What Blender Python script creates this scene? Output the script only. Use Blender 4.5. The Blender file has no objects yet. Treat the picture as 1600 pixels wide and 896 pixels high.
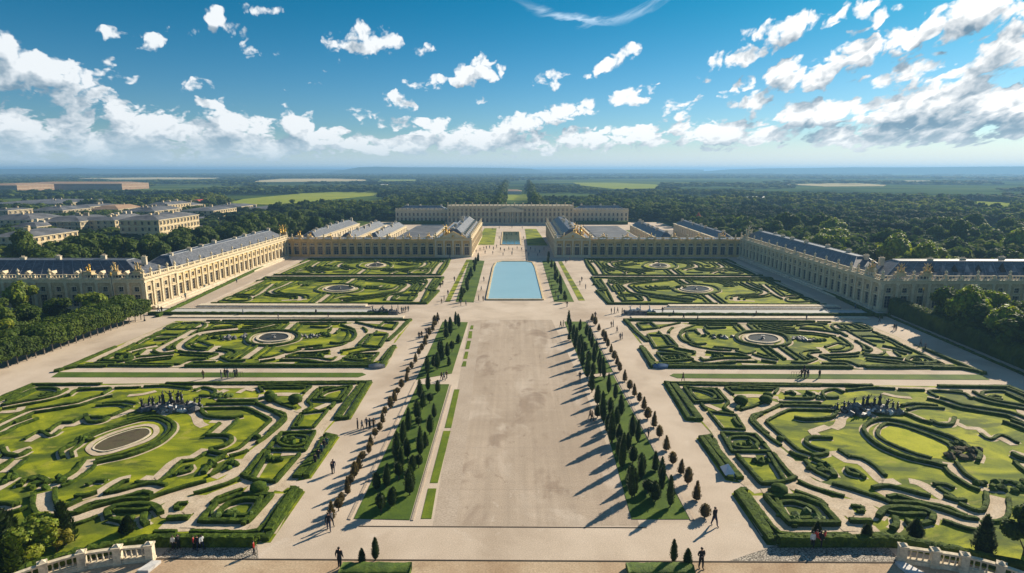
import bpy, math, random
import numpy as np
from mathutils import Vector, Matrix, noise as mnoise
random.seed(7)
R = math.radians
scene = bpy.context.scene
COL = scene.collection

# ------------------------------------------------------------------ camera
CAMH = 40.0
FPX = 950.0
PITCH = math.atan(183.0 / FPX)
HEAD = math.atan(8.0 / math.hypot(FPX, 183.0))
cam_data = bpy.data.cameras.new('camera')
cam = bpy.data.objects.new('camera', cam_data)
COL.objects.link(cam)
cam.location = (0, 0, CAMH)
cam.rotation_euler = (math.pi / 2 - PITCH, 0, HEAD)
cam_data.sensor_width = 36.0
cam_data.lens = FPX / 1600 * 36.0
cam_data.clip_start = 0.5
cam_data.clip_end = 60000
scene.camera = cam
CAMROT = cam.rotation_euler.to_matrix()


def ray(px, py):
    return (CAMROT @ Vector(((px - 800) / FPX, (448 - py) / FPX, -1))).normalized()


def G(px, py, z=0.0):
    """where the sight line through a photo pixel meets the level z: the survey of the plan"""
    d = ray(px, py)
    t = (z - CAMH) / d.z
    return Vector((d.x * t, d.y * t, z))


def G2(p, z=0.0):
    v = G(p[0], p[1], z)
    return (v.x, v.y)


# ------------------------------------------------------------------ tagging and mesh building
def tag(o, label=None, cat=None, group=None, kind=None):
    if label: o['label'] = label
    if cat: o['category'] = cat
    if group: o['group'] = group
    if kind: o['kind'] = kind
    return o


def empty(name, loc, rz=0.0, scale=1.0):
    o = bpy.data.objects.new(name, None)
    COL.objects.link(o)
    o.location = loc
    o.rotation_euler = (0, 0, rz)
    o.scale = (scale, scale, scale)
    o.empty_display_size = 0.2
    return o


def link(name, mesh, parent=None, loc=(0, 0, 0), rz=0.0, scale=None):
    o = bpy.data.objects.new(name, mesh)
    COL.objects.link(o)
    o.location = loc
    o.rotation_euler = (0, 0, rz)
    if scale is not None:
        o.scale = scale if hasattr(scale, '__len__') else (scale,) * 3
    if parent: o.parent = parent
    return o


def kids(o):
    return [c for c in o.children]


def copy_tree(o, parent=None, loc=None, rz=None, scale=None):
    c = o.copy()
    COL.objects.link(c)
    c.parent = parent
    if loc is not None: c.location = loc
    if rz is not None: c.rotation_euler = (0, 0, rz)
    if scale is not None: c.scale = scale if hasattr(scale, '__len__') else (scale,) * 3
    for ch in kids(o):
        copy_tree(ch, c)
    return c


class MB:
    """collects shapes, then links them as one mesh object"""
    def __init__(self, org=(0, 0, 0)):
        self.v = []; self.f = []; self.m = []; self.org = org; self.cur = 0; self.T = None

    def add(self, vs, fs):
        o = len(self.v)
        if self.T is not None:
            vs = [tuple(self.T @ Vector(p)) for p in vs]
        ox, oy, oz = self.org
        self.v.extend((p[0] - ox, p[1] - oy, p[2] - oz) for p in vs)
        self.f.extend(tuple(i + o for i in f) for f in fs)
        self.m.extend([self.cur] * len(fs))
        return self

    def box(self, x0, x1, y0, y1, z0, z1):
        if x0 > x1: x0, x1 = x1, x0
        if y0 > y1: y0, y1 = y1, y0
        vs = [(x0, y0, z0), (x1, y0, z0), (x1, y1, z0), (x0, y1, z0), (x0, y0, z1), (x1, y0, z1), (x1, y1, z1), (x0, y1, z1)]
        return self.add(vs, [(0, 3, 2, 1), (4, 5, 6, 7), (0, 1, 5, 4), (1, 2, 6, 5), (2, 3, 7, 6), (3, 0, 4, 7)])

    def cyl(self, c, r0, r1, z0, z1, n=8, cap=True):
        vs = []
        for r, z in ((r0, z0), (r1, z1)):
            for i in range(n):
                a = 2 * math.pi * i / n
                vs.append((c[0] + r * math.cos(a), c[1] + r * math.sin(a), z))
        fs = [(i, (i + 1) % n, n + (i + 1) % n, n + i) for i in range(n)]
        if cap: fs += [tuple(range(n - 1, -1, -1)), tuple(range(n, 2 * n))]
        return self.add(vs, fs)

    def lathe(self, c, prof, n=12):
        vs = []
        for r, z in prof:
            for i in range(n):
                a = 2 * math.pi * i / n
                vs.append((c[0] + r * math.cos(a), c[1] + r * math.sin(a), c[2] + z))
        fs = []
        for k in range(len(prof) - 1):
            for i in range(n):
                fs.append((k * n + i, k * n + (i + 1) % n, (k + 1) * n + (i + 1) % n, (k + 1) * n + i))
        fs += [tuple(range(n - 1, -1, -1)), tuple(range((len(prof) - 1) * n, len(prof) * n))]
        return self.add(vs, fs)

    def tube(self, p, q, r0, r1, n=6):
        p = Vector(p); q = Vector(q)
        d = (q - p).normalized()
        a = d.orthogonal().normalized(); b = d.cross(a)
        vs = []
        for c, r in ((p, r0), (q, r1)):
            for i in range(n):
                t = 2 * math.pi * i / n
                vs.append(tuple(c + a * (r * math.cos(t)) + b * (r * math.sin(t))))
        fs = [(i, (i + 1) % n, n + (i + 1) % n, n + i) for i in range(n)]
        fs += [tuple(range(n - 1, -1, -1)), tuple(range(n, 2 * n))]
        return self.add(vs, fs)

    def poly(self, pts, z0, z1):
        """upright prism over a closed outline"""
        n = len(pts)
        area = sum(pts[i][0] * pts[(i + 1) % n][1] - pts[(i + 1) % n][0] * pts[i][1] for i in range(n))
        if area < 0: pts = list(reversed(pts))
        vs = [(p[0], p[1], z0) for p in pts] + [(p[0], p[1], z1) for p in pts]
        fs = [tuple(range(n, 2 * n)), tuple(range(n - 1, -1, -1))] + [(i, (i + 1) % n, n + (i + 1) % n, n + i) for i in range(n)]
        return self.add(vs, fs)

    def mesh(self, name, mats, smooth=False):
        me = bpy.data.meshes.new(name)
        me.from_pydata(self.v, [], self.f)
        if not isinstance(mats, (list, tuple)): mats = [mats]
        for m in mats: me.materials.append(m)
        if len(mats) > 1: me.polygons.foreach_set('material_index', self.m)
        if smooth: me.polygons.foreach_set('use_smooth', [True] * len(me.polygons))
        me.update()
        return me

    def build(self, name, mats, parent=None, smooth=False, loc=(0, 0, 0)):
        return link(name, self.mesh(name, mats, smooth), parent, loc)


# ------------------------------------------------------------------ node shorthand
class Nd:
    """a socket with arithmetic"""
    def __init__(self, nt, s): self.nt = nt; self.s = s
    def _m(self, op, a, b=None, c=None):
        n = self.nt.nodes.new('ShaderNodeMath'); n.operation = op
        for i, x in enumerate((a, b, c)):
            if x is None: continue
            if isinstance(x, Nd): self.nt.links.new(x.s, n.inputs[i])
            else: n.inputs[i].default_value = x
        return Nd(self.nt, n.outputs[0])
    def __add__(self, o): return self._m('ADD', self, o)
    def __radd__(self, o): return self._m('ADD', self, o)
    def __sub__(self, o): return self._m('SUBTRACT', self, o)
    def __rsub__(self, o): return self._m('SUBTRACT', o, self)
    def __mul__(self, o): return self._m('MULTIPLY', self, o)
    def __rmul__(self, o): return self._m('MULTIPLY', self, o)
    def __truediv__(self, o): return self._m('DIVIDE', self, o)
    def pow(self, o): return self._m('POWER', self, o)
    def max(self, o): return self._m('MAXIMUM', self, o)
    def min(self, o): return self._m('MINIMUM', self, o)
    def fn(self, op, o=None): return self._m(op, self, o)
    def clamp(self):
        r = self._m('ADD', self, 0.0); r.s.node.use_clamp = True; return r
    def ramp(self, a, b, c=0.0, d=1.0, smooth=False):
        n = self.nt.nodes.new('ShaderNodeMapRange')
        if smooth: n.interpolation_type = 'SMOOTHSTEP'
        self.nt.links.new(self.s, n.inputs[0])
        for i, x in enumerate((a, b, c, d)): n.inputs[i + 1].default_value = x
        return Nd(self.nt, n.outputs[0])


def node(nt, kind, **kw):
    n = nt.nodes.new(kind)
    for k, v in kw.items(): setattr(n, k, v)
    return n


def setin(n, name, v):
    if isinstance(v, Nd): n.id_data.links.new(v.s, n.inputs[name])
    elif hasattr(v, 'is_output'): n.id_data.links.new(v, n.inputs[name])
    else: n.inputs[name].default_value = v


def noise_tex(nt, vec, scale, detail=4, rough=0.55, dist=0.0, dim='3D', lac=2.0):
    n = node(nt, 'ShaderNodeTexNoise', noise_dimensions=dim)
    setin(n, 'Vector', vec)
    setin(n, 'Scale', scale); setin(n, 'Detail', detail); setin(n, 'Roughness', rough); setin(n, 'Distortion', dist); setin(n, 'Lacunarity', lac)
    return Nd(nt, n.outputs['Fac'])


def mixc(nt, f, a, b, mode='MIX'):
    n = node(nt, 'ShaderNodeMix', data_type='RGBA', blend_type=mode)
    if isinstance(f, Nd): nt.links.new(f.s, n.inputs[0])
    else: n.inputs[0].default_value = f
    for i, x in ((6, a), (7, b)):
        if hasattr(x, 'is_output'): nt.links.new(x, n.inputs[i])
        else: n.inputs[i].default_value = tuple(x) + (1,) * (4 - len(x))
    return n.outputs[2]


def sepxyz(nt, vec):
    n = node(nt, 'ShaderNodeSeparateXYZ'); nt.links.new(vec, n.inputs[0])
    return [Nd(nt, n.outputs[i]) for i in range(3)]


def combxyz(nt, x, y, z=0.0):
    n = node(nt, 'ShaderNodeCombineXYZ')
    for i, q in enumerate((x, y, z)):
        if isinstance(q, Nd): nt.links.new(q.s, n.inputs[i])
        else: n.inputs[i].default_value = q
    return n.outputs[0]
HAZE = 0.0002
# ------------------------------------------------------------------ sun, sky, clouds
SUN_EL = R(27.5)
SUN_AZ = R(46.0)      # east of the garden axis (+Y)
scene.view_settings.view_transform = 'Standard'
scene.view_settings.look = 'None'
scene.view_settings.gamma = 1.0
scene.view_settings.use_curve_mapping = False
scene.view_settings.exposure = 0.70
sd = Vector((math.sin(SUN_AZ) * math.cos(SUN_EL), math.cos(SUN_AZ) * math.cos(SUN_EL), math.sin(SUN_EL)))
sun_data = bpy.data.lights.new('sun', 'SUN')
sun = bpy.data.objects.new('sun', sun_data); COL.objects.link(sun)
sun.rotation_euler = (-sd).to_track_quat('-Z', 'Y').to_euler()
sun_data.energy = 5.0
sun_data.angle = R(0.55)
sun_data.color = (1.0, 0.87, 0.69)

world = bpy.data.worlds.new('World')
scene.world = world
world.use_nodes = True
wt = world.node_tree
wt.nodes.clear()
sky = node(wt, 'ShaderNodeTexSky', sky_type='NISHITA', sun_disc=False, sun_elevation=SUN_EL, sun_rotation=SUN_AZ,
           altitude=300.0, air_density=1.0, dust_density=0.4, ozone_density=5.0)
geo = node(wt, 'ShaderNodeTexCoord')
dx, dy, dz = sepxyz(wt, geo.outputs['Generated'])
az = dx.fn('ARCTAN2', dy)
el = dz.min(0.999).max(-0.999).fn('ARCSINE')


def AE(px, py):
    d = ray(px, py)
    return math.atan2(d.x, d.y), math.asin(d.z)


# cumulus seen over the gardens: centre, half sizes and tilt as sighted from the terrace
CL = [  # px, py, rx, ry, tilt deg (counter-clockwise), weight
    (40, 105, 120, 44, -8, 1.0), (110, 140, 95, 30, -4, .9), (20, 190, 75, 26, 0, .8), (175, 120, 40, 32, -30, .6), (185, 152, 48, 16, 0, .55),
    (230, 205, 130, 38, 3, 1.0), (120, 212, 90, 36, 0, .9), (370, 190, 55, 24, 0, .8), (345, 163, 42, 11, 0, .7), (460, 195, 34, 26, 10, .8),
    (345, 32, 34, 16, -25, .62), (408, 16, 26, 12, -5, .6), (172, 50, 32, 11, 8, .55), (228, 68, 26, 17, -15, .6), (396, 76, 30, 20, -12, .68),
    (433, 80, 20, 12, 0, .5), (298, 46, 13, 10, 20, .45), (306, 133, 26, 11, 8, .62), (518, 103, 18, 12, 0, .58), (575, 64, 60, 26, 10, .85),
    (615, 75, 24, 18, 10, .5), (258, 40, 9, 8, 0, .4), (668, 78, 22, 14, 20, .42), (620, 156, 28, 16, 0, .68), (672, 128, 38, 16, 12, .82), (740, 112, 48, 20, 18, .85),
    (605, 186, 40, 11, -5, .6), (862, 125, 33, 13, 8, .72), (958, 95, 48, 16, 27, .85), (985, 148, 40, 17, 10, .85), (760, 112, 20, 20, 0, .4),
    (850, 182, 90, 18, 12, .85), (900, 166, 40, 14, 10, .7), (680, 195, 50, 9, -2, .55), (520, 208, 24, 12, 0, .7), (560, 168, 18, 8, 0, .4),
    (1200, 62, 100, 27, 24, 1.0), (1150, 80, 46, 20, 18, .9), (1150, 140, 40, 12, 22, .65), (1060, 172, 54, 16, 14, .8), (1330, 15, 60, 16, 20, .7),
    (1235, 118, 48, 26, 30, 1.0), (1180, 155, 42, 16, 12, .8), (1330, 95, 100, 26, 28, 1.05), (1420, 60, 110, 26, 22, 1.05), (1370, 30, 40, 14, 30, .7),
    (1500, 30, 130, 34, 14, .9), (1420, 110, 90, 16, 22, .6), (1560, 85, 110, 40, 20, 1.0), (1330, 132, 60, 11, 16, .55), (1280, 178, 120, 24, 6, .9),
    (1450, 158, 120, 34, 14, 1.1), (1560, 170, 130, 40, 8, 1.15), (1120, 205, 70, 20, 0, .9), (1210, 205, 60, 14, 0, .8), (1420, 205, 200, 16, 0, .8),
    (740, 215, 80, 16, 3, .7), (900, 218, 120, 15, 2, .7), (1010, 205, 60, 14, 6, .7), (620, 222, 90, 14, 0, .7), (380, 222, 120, 18, 0, .8), (80, 232, 160, 16, 0, .85),
    (752, 162, 9, 8, 0, .4), (500, 130, 14, 5, 0, .4), (440, 140, 10, 4, 0, .4), (1040, 118, 12, 6, 10, .35), (1070, 98, 10, 6, 20, .35),
]


def billow(off=(0.0, 0.0)):
    """noise shared by every cloud: value, puffs and the displaced direction"""
    a = az + off[0]; e = el + off[1]
    ec = e.max(0.0)
    h = ec + 0.10
    u = a * 4.4 + (a.max(0.0) * (h.fn('POWER', -1.0) - 4.4)) * 0.22
    w = h.fn("LOGARITHM", math.e) * 1.25
    bil = combxyz(wt, u, w, a * 0.6)
    m1 = noise_tex(wt, bil, 4.6, 8, 0.62, 0.1)
    vo = node(wt, 'ShaderNodeTexVoronoi', feature='SMOOTH_F1')
    wob = node(wt, 'ShaderNodeTexNoise'); setin(wob, 'Vector', bil); setin(wob, 'Scale', 7.0); setin(wob, 'Detail', 3)
    jit = node(wt, 'ShaderNodeVectorMath', operation='MULTIPLY_ADD')
    wt.links.new(wob.outputs['Color'], jit.inputs[0]); jit.inputs[1].default_value = (0.22, 0.22, 0.0); wt.links.new(bil, jit.inputs[2])
    wt.links.new(jit.outputs[0], vo.inputs['Vector'])
    setin(vo, "Scale", 8.0); setin(vo, 'Detail', 2.0); setin(vo, 'Roughness', 0.55); setin(vo, 'Smoothness', 0.35)
    puff = 0.45 - Nd(wt, vo.outputs['Distance'])
    wv = node(wt, 'ShaderNodeVectorMath', operation='MULTIPLY_ADD')
    wt.links.new(wob.outputs['Color'], wv.inputs[0]); wv.inputs[1].default_value = (0.044, 0.030, 0); wv.inputs[2].default_value = (-0.022, -0.015, 0)
    add = node(wt, 'ShaderNodeVectorMath', operation='ADD'); wt.links.new(combxyz(wt, a, e), add.inputs[0]); wt.links.new(wv.outputs[0], add.inputs[1])
    bank = e.ramp(0.005, 0.11, 0.60, 0.0, True)
    rest = (m1 - 0.5) * 1.75 + puff * 0.85 + bank + 0.02
    return add.outputs[0], rest


def cloud_field(vec, rest, clouds, after=None):
    """density of the clouds of one sector of the sky"""
    acc = after
    first = True
    for (px, py, rx, ry, t, wgt) in clouds:
        a0, e0 = AE(px, py)
        a1, _ = AE(px + 1, py); _, e1 = AE(px, py - 1)
        kx = abs(a1 - a0); ky = abs(e1 - e0)
        mp = node(wt, 'ShaderNodeMapping', vector_type='TEXTURE')
        if acc is None:
            wt.links.new(vec, mp.inputs[0])
        else:   # chained, so that the shader works through the clouds one after another
            ch = node(wt, 'ShaderNodeVectorMath', operation='MULTIPLY_ADD')
            wt.links.new(acc.s, ch.inputs[0]); ch.inputs[1].default_value = (1e-7, 0, 0); wt.links.new(vec, ch.inputs[2])
            wt.links.new(ch.outputs[0], mp.inputs[0])
        if py > 195: wgt *= .72
        mp.inputs[1].default_value = (a0, e0, 0); mp.inputs[2].default_value = (0, 0, R(t)); mp.inputs[3].default_value = (rx * kx * 1.25, ry * ky * 1.25, 1)
        dt = node(wt, 'ShaderNodeVectorMath', operation='DOT_PRODUCT')
        wt.links.new(mp.outputs[0], dt.inputs[0]); wt.links.new(mp.outputs[0], dt.inputs[1])
        b = Nd(wt, dt.outputs['Value'])
        b = b._m('MULTIPLY_ADD', b, -wgt, wgt)
        acc = b if first else acc._m('SMOOTH_MAX', acc, b, 0.25)
        first = False
    return acc.max(-0.9) * 0.85 + rest


glow = az.ramp(-0.7, 0.75, 0.0, 1.0, True)
# clear sky: the Nishita sky, deepened as through a polariser, plus a thin cirrus streak
hsv = node(wt, 'ShaderNodeHueSaturation'); wt.links.new(sky.outputs[0], hsv.inputs['Color'])
hsv.inputs['Saturation'].default_value = 1.2
STR = 0.09
skys = mixc(wt, 1.0, hsv.outputs[0], (STR, STR, STR), 'MULTIPLY')
gain = mixc(wt, el.ramp(0.02, 0.30, 0, 1, True), (0.50, 0.60, 0.64), (0.010, 0.50, 0.48))
clear = mixc(wt, 1.0, skys, gain, 'MULTIPLY')
hz = el.ramp(0.0, 0.062, 0.85, 0.0, True)
hzc = mixc(wt, glow, (0.38, 0.47, 0.52), (0.55, 0.58, 0.58))


def background(color, strength=1.0):
    b = node(wt, 'ShaderNodeBackground')
    wt.links.new(color, b.inputs[0]); b.inputs[1].default_value = strength
    return b.outputs[0]


def choose(fac, a, b):
    m = node(wt, 'ShaderNodeMixShader'); wt.links.new(fac.s, m.inputs[0]); wt.links.new(a, m.inputs[1]); wt.links.new(b, m.inputs[2])
    return m.outputs[0]


v0, r0 = billow()
v1, r1 = billow((0.009, 0.027))
shade_c = mixc(wt, el.ramp(0.0, 0.22), (0.15, 0.24, 0.31), (0.09, 0.155, 0.22))
bright_c = mixc(wt, glow, (0.56, 0.59, 0.61), (0.70, 0.70, 0.69))
ci_n = noise_tex(wt, combxyz(wt, az * 3.0, el * 9.0 - az * az * 8.0), 3.0, 5, 0.6, 0.6)
EDGES = [310, 560, 800, 1110, 1330]
sectors = []
lims = [-400] + EDGES + [2000]
for i in range(len(lims) - 1):
    lo, hi = lims[i], lims[i + 1]
    cl = [c for c in CL if c[0] + c[2] * 1.9 + 20 > lo and c[0] - c[2] * 1.9 - 20 < hi]
    d0 = cloud_field(v0, r0, cl)
    d1 = cloud_field(v1, r1, cl, d0)
    alpha = d0.ramp(-0.07, 0.26, 0.0, 1.0, True)
    thick = d0.ramp(0.05, 1.0, 0.0, 1.0)
    lit = 0.66 + (d0 - d1) * 1.05 - thick * 0.60
    lit = (lit + glow * 0.05).ramp(0.0, 1.0, 0.0, 1.0).pow(1.35)
    cloud_c = mixc(wt, lit, shade_c, bright_c)
    c = clear
    if lo < 1100 and hi > 780:
        cx, cy_ = AE(928, 38)
        ci_m = ((az - cx) / 0.15).fn('ABSOLUTE').ramp(0.3, 1.0, 1.0, 0.0, True)
        arc = (el - cy_) - ((az - cx) * (az - cx)) * 2.4 - (ci_n - 0.5) * 0.055
        ci_b = arc.ramp(-0.006, 0.001, 0.0, 1.0, True) * arc.ramp(0.0, 0.013, 1.0, 0.0, True)
        c = mixc(wt, (ci_m * ci_b * ci_n.ramp(0.40, 0.66)) * 0.55, clear, (0.75, 0.84, 0.92))
    skyc = mixc(wt, alpha, c, cloud_c)
    sectors.append(background(mixc(wt, hz, skyc, hzc)))
tree_out = sectors[-1]
for i in range(len(EDGES) - 1, -1, -1):
    a_edge = AE(EDGES[i], 150)[0]
    tree_out = choose(az.fn('LESS_THAN', a_edge), tree_out, sectors[i])
# the rest of the sky, behind and overhead: broken cloud of the same kind, lighter to compute
g_n = noise_tex(wt, geo.outputs['Generated'], 3.0, 3, 0.6)
g_a = g_n.ramp(0.53, 0.67, 0.0, 0.75, True)
rest_c = mixc(wt, g_a, clear, (0.50, 0.54, 0.58))
rest_c = mixc(wt, hz, rest_c, hzc)
inside = el.fn('GREATER_THAN', -0.01) * el.fn('LESS_THAN', 0.40) * az.fn('ABSOLUTE').fn('LESS_THAN', 0.95)
final = choose(inside, background(rest_c), tree_out)
out = node(wt, 'ShaderNodeOutputWorld'); wt.links.new(final, out.inputs[0])
world.cycles.sampling_method = 'NONE'
# ------------------------------------------------------------------ materials
MATS = {}


def material(name, colors, scale=1.0, detail=5, rough=0.85, bump=0.0, bscale=None, spec=0.25, metallic=0.0, stretch=None, island=0.0, fine=0.0, patches=None, coord='pos', rr=(0.30, 0.70), dist=0.4):
    """colours mixed along a noise; patches = (colour, scale, lo, hi, amount) laid over; island = variation from piece to piece"""
    m = bpy.data.materials.new(name); m.use_nodes = True
    nt = m.node_tree
    b = nt.nodes['Principled BSDF']
    if coord == 'pos':
        g = node(nt, 'ShaderNodeNewGeometry'); vec = g.outputs['Position']
    else:
        g = node(nt, 'ShaderNodeTexCoord'); vec = g.outputs['Object']
    if stretch:
        mp = node(nt, 'ShaderNodeMapping'); nt.links.new(vec, mp.inputs[0]); mp.inputs[3].default_value = stretch
        vec0 = vec; vec = mp.outputs[0]
    n = noise_tex(nt, vec, scale, detail, 0.6, dist)
    ramp = node(nt, 'ShaderNodeValToRGB')
    nt.links.new(n.ramp(rr[0], rr[1]).s, ramp.inputs[0])
    cr = ramp.color_ramp
    while len(cr.elements) < len(colors): cr.elements.new(0.5)
    for i, c in enumerate(colors):
        cr.elements[i].position = i / max(1, len(colors) - 1); cr.elements[i].color = (c[0], c[1], c[2], 1)
    col = ramp.outputs[0]
    for p in (patches or []):
        pn = noise_tex(nt, vec, p[1], 4, 0.6, 0.6)
        col = mixc(nt, pn.ramp(p[2], p[3], 0.0, p[4], True), col, p[0])
    if fine:
        fn_ = noise_tex(nt, vec, fine, 2, 0.7)
        v = fn_.ramp(0.25, 0.75, 0.72, 1.25)
        cc = combxyz(nt, v, v, v)
        col = mixc(nt, 1.0, col, cc, 'MULTIPLY')
    if island:
        gi = node(nt, 'ShaderNodeNewGeometry')
        r = Nd(nt, gi.outputs['Random Per Island'])
        hs = node(nt, 'ShaderNodeHueSaturation'); nt.links.new(col, hs.inputs['Color'])
        nt.links.new(r.ramp(0, 1, 0.5 - 0.035 * min(1, island), 0.5 + 0.02 * min(1, island)).s, hs.inputs['Hue'])
        nt.links.new((r * 7.13).fn('FRACT').ramp(0, 1, 1 - 0.5 * island, 1 + 0.6 * island).s, hs.inputs['Value'])
        col = hs.outputs[0]
    nt.links.new(col, b.inputs['Base Color'])
    b.inputs['Roughness'].default_value = rough
    b.inputs['Specular IOR Level'].default_value = spec
    b.inputs['Metallic'].default_value = metallic
    if bump:
        bn = noise_tex(nt, vec, bscale or scale * 6, 4, 0.6)
        bp = node(nt, 'ShaderNodeBump'); bp.inputs['Strength'].default_value = min(1.0, bump); bp.inputs['Distance'].default_value = max(0.02, bump * 0.1)
        nt.links.new(bn.s, bp.inputs['Height']); nt.links.new(bp.outputs[0], b.inputs['Normal'])
    MATS[name] = m
    return m


M_gravel = material('pale_gravel', [(.44, .355, .27), (.55, .455, .355), (.62, .52, .415)], .09, 9, .95, .25, 9.0, .1, fine=8.0,
                    patches=[((.34, .255, .18), .035, .52, .68, .5), ((.62, .54, .45), .22, .62, .72, .4)])
M_esplanade = material('worn_esplanade', [(.33, .26, .195), (.42, .34, .26), (.51, .42, .33)], .05, 10, .95, .15, 9.0, .1, fine=9.0,
                       patches=[((.56, .475, .385), .085, .52, .64, .7), ((.25, .185, .135), .16, .53, .66, .6), ((.24, .18, .13), .5, .62, .70, .5), ((.58, .50, .41), .9, .62, .72, .4)], stretch=(1.0, .5, 1.0))
_nt = M_esplanade.node_tree; _b = _nt.nodes['Principled BSDF']; _src = _b.inputs['Base Color'].links[0].from_socket
_g = node(_nt, 'ShaderNodeNewGeometry'); _mp = node(_nt, 'ShaderNodeMapping'); _nt.links.new(_g.outputs['Position'], _mp.inputs[0]); _mp.inputs[3].default_value = (1.1, .022, 1)
_t = noise_tex(_nt, _mp.outputs[0], 1.0, 5, .65).ramp(.3, .7, .90, 1.08)
_mp2 = node(_nt, 'ShaderNodeMapping'); _nt.links.new(_g.outputs['Position'], _mp2.inputs[0]); _mp2.inputs[3].default_value = (.03, .9, 1)
_t = _t * noise_tex(_nt, _mp2.outputs[0], 1.0, 4, .65).ramp(.3, .7, .95, 1.04)
_nt.links.new(mixc(_nt, 1.0, _src, combxyz(_nt, _t, _t, _t), 'MULTIPLY'), _b.inputs['Base Color'])
M_margin = material('esplanade_margin', [(.40, .325, .25), (.47, .39, .31)], .2, 7, .95, .1, 8.0, .1, fine=4.0)
M_path = material('path_gravel', [(.42, .33, .23), (.53, .43, .31), (.60, .50, .38)], .5, 6, .95, .2, 9.0, .1, fine=5.0)
M_sand = material('sandy_terrace', [(.36, .25, .155), (.45, .335, .22), (.53, .42, .29)], .15, 8, .95, .2, 7.0, .1, fine=5.0, patches=[((.28, .19, .12), .3, .55, .7, .5)])
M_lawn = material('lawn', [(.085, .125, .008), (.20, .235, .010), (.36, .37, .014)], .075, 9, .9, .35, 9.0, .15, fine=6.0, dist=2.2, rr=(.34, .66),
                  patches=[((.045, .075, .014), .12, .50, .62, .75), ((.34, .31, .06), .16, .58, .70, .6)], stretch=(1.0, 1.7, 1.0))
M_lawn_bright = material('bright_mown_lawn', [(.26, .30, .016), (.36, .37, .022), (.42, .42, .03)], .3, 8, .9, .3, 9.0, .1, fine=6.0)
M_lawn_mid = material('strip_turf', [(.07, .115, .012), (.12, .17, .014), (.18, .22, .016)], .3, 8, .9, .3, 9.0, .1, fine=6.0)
M_lawn_dark = material('dark_turf', [(.045, .085, .014), (.075, .125, .016), (.11, .16, .02)], .2, 7, .9, .3, 9.0, .15, fine=6.0)  # darker green turf of the strips and courts
M_hedge = material('hedge_leaves', [(.022, .042, .006), (.054, .090, .009), (.105, .15, .013)], 1.3, 8, .85, 1.0, 5.0, .1, fine=7.0, island=.25)
M_hedge_fresh = material('hedge_leaves_fresh', [(.03, .06, .008), (.075, .125, .014), (.12, .17, .018)], .9, 7, .75, 1.0, 7.0, .25, fine=9.0)  # fresher, lighter green than the plain hedge leaves
M_leaf = material('tree_leaves', [(.032, .060, .008), (.072, .115, .013), (.13, .175, .02)], .22, 4, .7, 0, spec=.2, island=.4)
M_leaf_lit = material('sunlit_fresh_leaves', [(.09, .14, .012), (.19, .25, .018), (.30, .32, .025)], .4, 4, .6, 0, spec=.3, island=.7)  # yellow-green leaves; for grove trees, a copy with sunlight put into the colour
M_leaf_gold = material('golden_leaves', [(.10, .11, .012), (.26, .24, .020), (.40, .33, .030)], .6, 4, .6, 0, spec=.3, island=.6)
M_conifer = material('conifer_needles', [(.014, .034, .008), (.032, .06, .012), (.06, .10, .016)], .9, 4, .7, 0, spec=.2, island=.8)
M_brownleaf = material('brown_topiary_leaves', [(.065, .052, .022), (.12, .092, .038), (.18, .135, .055)], .8, 4, .7, 0, spec=.2, island=.8)
M_trunk = material('bark', [(.06, .045, .03), (.12, .095, .07)], 2.0, 5, .9, .4, 12)
M_trunk_pale = material('pale_bark', [(.22, .19, .15), (.34, .30, .25)], 2.0, 5, .9, .3, 12)
M_forest = material('forest_canopy', [(.022, .046, .010), (.055, .092, .015), (.12, .155, .024)], .055, 3, .9, 0, spec=.1, island=.3, rr=(.38, .62), dist=0, patches=[((.17, .19, .030), .005, .54, .66, .7), ((.014, .034, .012), .007, .52, .60, .85)])
M_land = material('open_country', [(.040, .070, .020), (.070, .110, .028), (.120, .150, .040)], .0022, 10, 1, 0, spec=0, fine=.02, stretch=(.45, 1.5, 1),
                  patches=[((.13, .16, .045), .0028, .60, .66, .8), ((.018, .036, .012), .0035, .50, .56, .85), ((.24, .22, .11), .0044, .68, .72, .8)])
M_field = material('meadow', [(.19, .24, .035), (.24, .28, .045), (.29, .31, .06)], .01, 7, 1, 0, spec=0, fine=.15, stretch=(.5, 1.4, 1))
M_stubble = material('stubble_field', [(.42, .36, .20), (.50, .44, .26)], .01, 6, 1, 0, spec=0, fine=.1)
M_hill = material('far_hills', [(.025, .05, .02), (.04, .07, .028)], .002, 8, 1, 0, spec=0)
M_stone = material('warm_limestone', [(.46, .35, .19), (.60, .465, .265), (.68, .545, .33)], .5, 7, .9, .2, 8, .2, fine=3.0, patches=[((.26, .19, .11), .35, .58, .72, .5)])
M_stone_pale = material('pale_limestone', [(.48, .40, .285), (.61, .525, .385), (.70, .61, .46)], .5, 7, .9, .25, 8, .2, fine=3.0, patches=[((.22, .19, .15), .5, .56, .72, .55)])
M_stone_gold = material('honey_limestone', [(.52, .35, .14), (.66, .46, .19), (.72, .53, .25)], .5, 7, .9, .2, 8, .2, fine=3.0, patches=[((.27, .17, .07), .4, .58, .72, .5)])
M_wall_shade = material('shade_toned_limestone', [(.38, .285, .16), (.52, .405, .24), (.62, .50, .32)], .5, 7, .9, .25, 8, .2, fine=3.0, patches=[((.20, .155, .10), .5, .54, .70, .6)], stretch=(1, 1, .5))  # wall darker than the trim: shade between the pilasters put into its colour
M_wall_gold = material('shade_toned_amber_limestone', [(.40, .25, .09), (.54, .35, .13), (.64, .44, .19)], .5, 7, .9, .25, 8, .2, fine=3.0, patches=[((.24, .14, .05), .4, .54, .70, .6)], stretch=(1, 1, .5))  # deeper than the honey trim, with the shading of the bays in its colour
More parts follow.
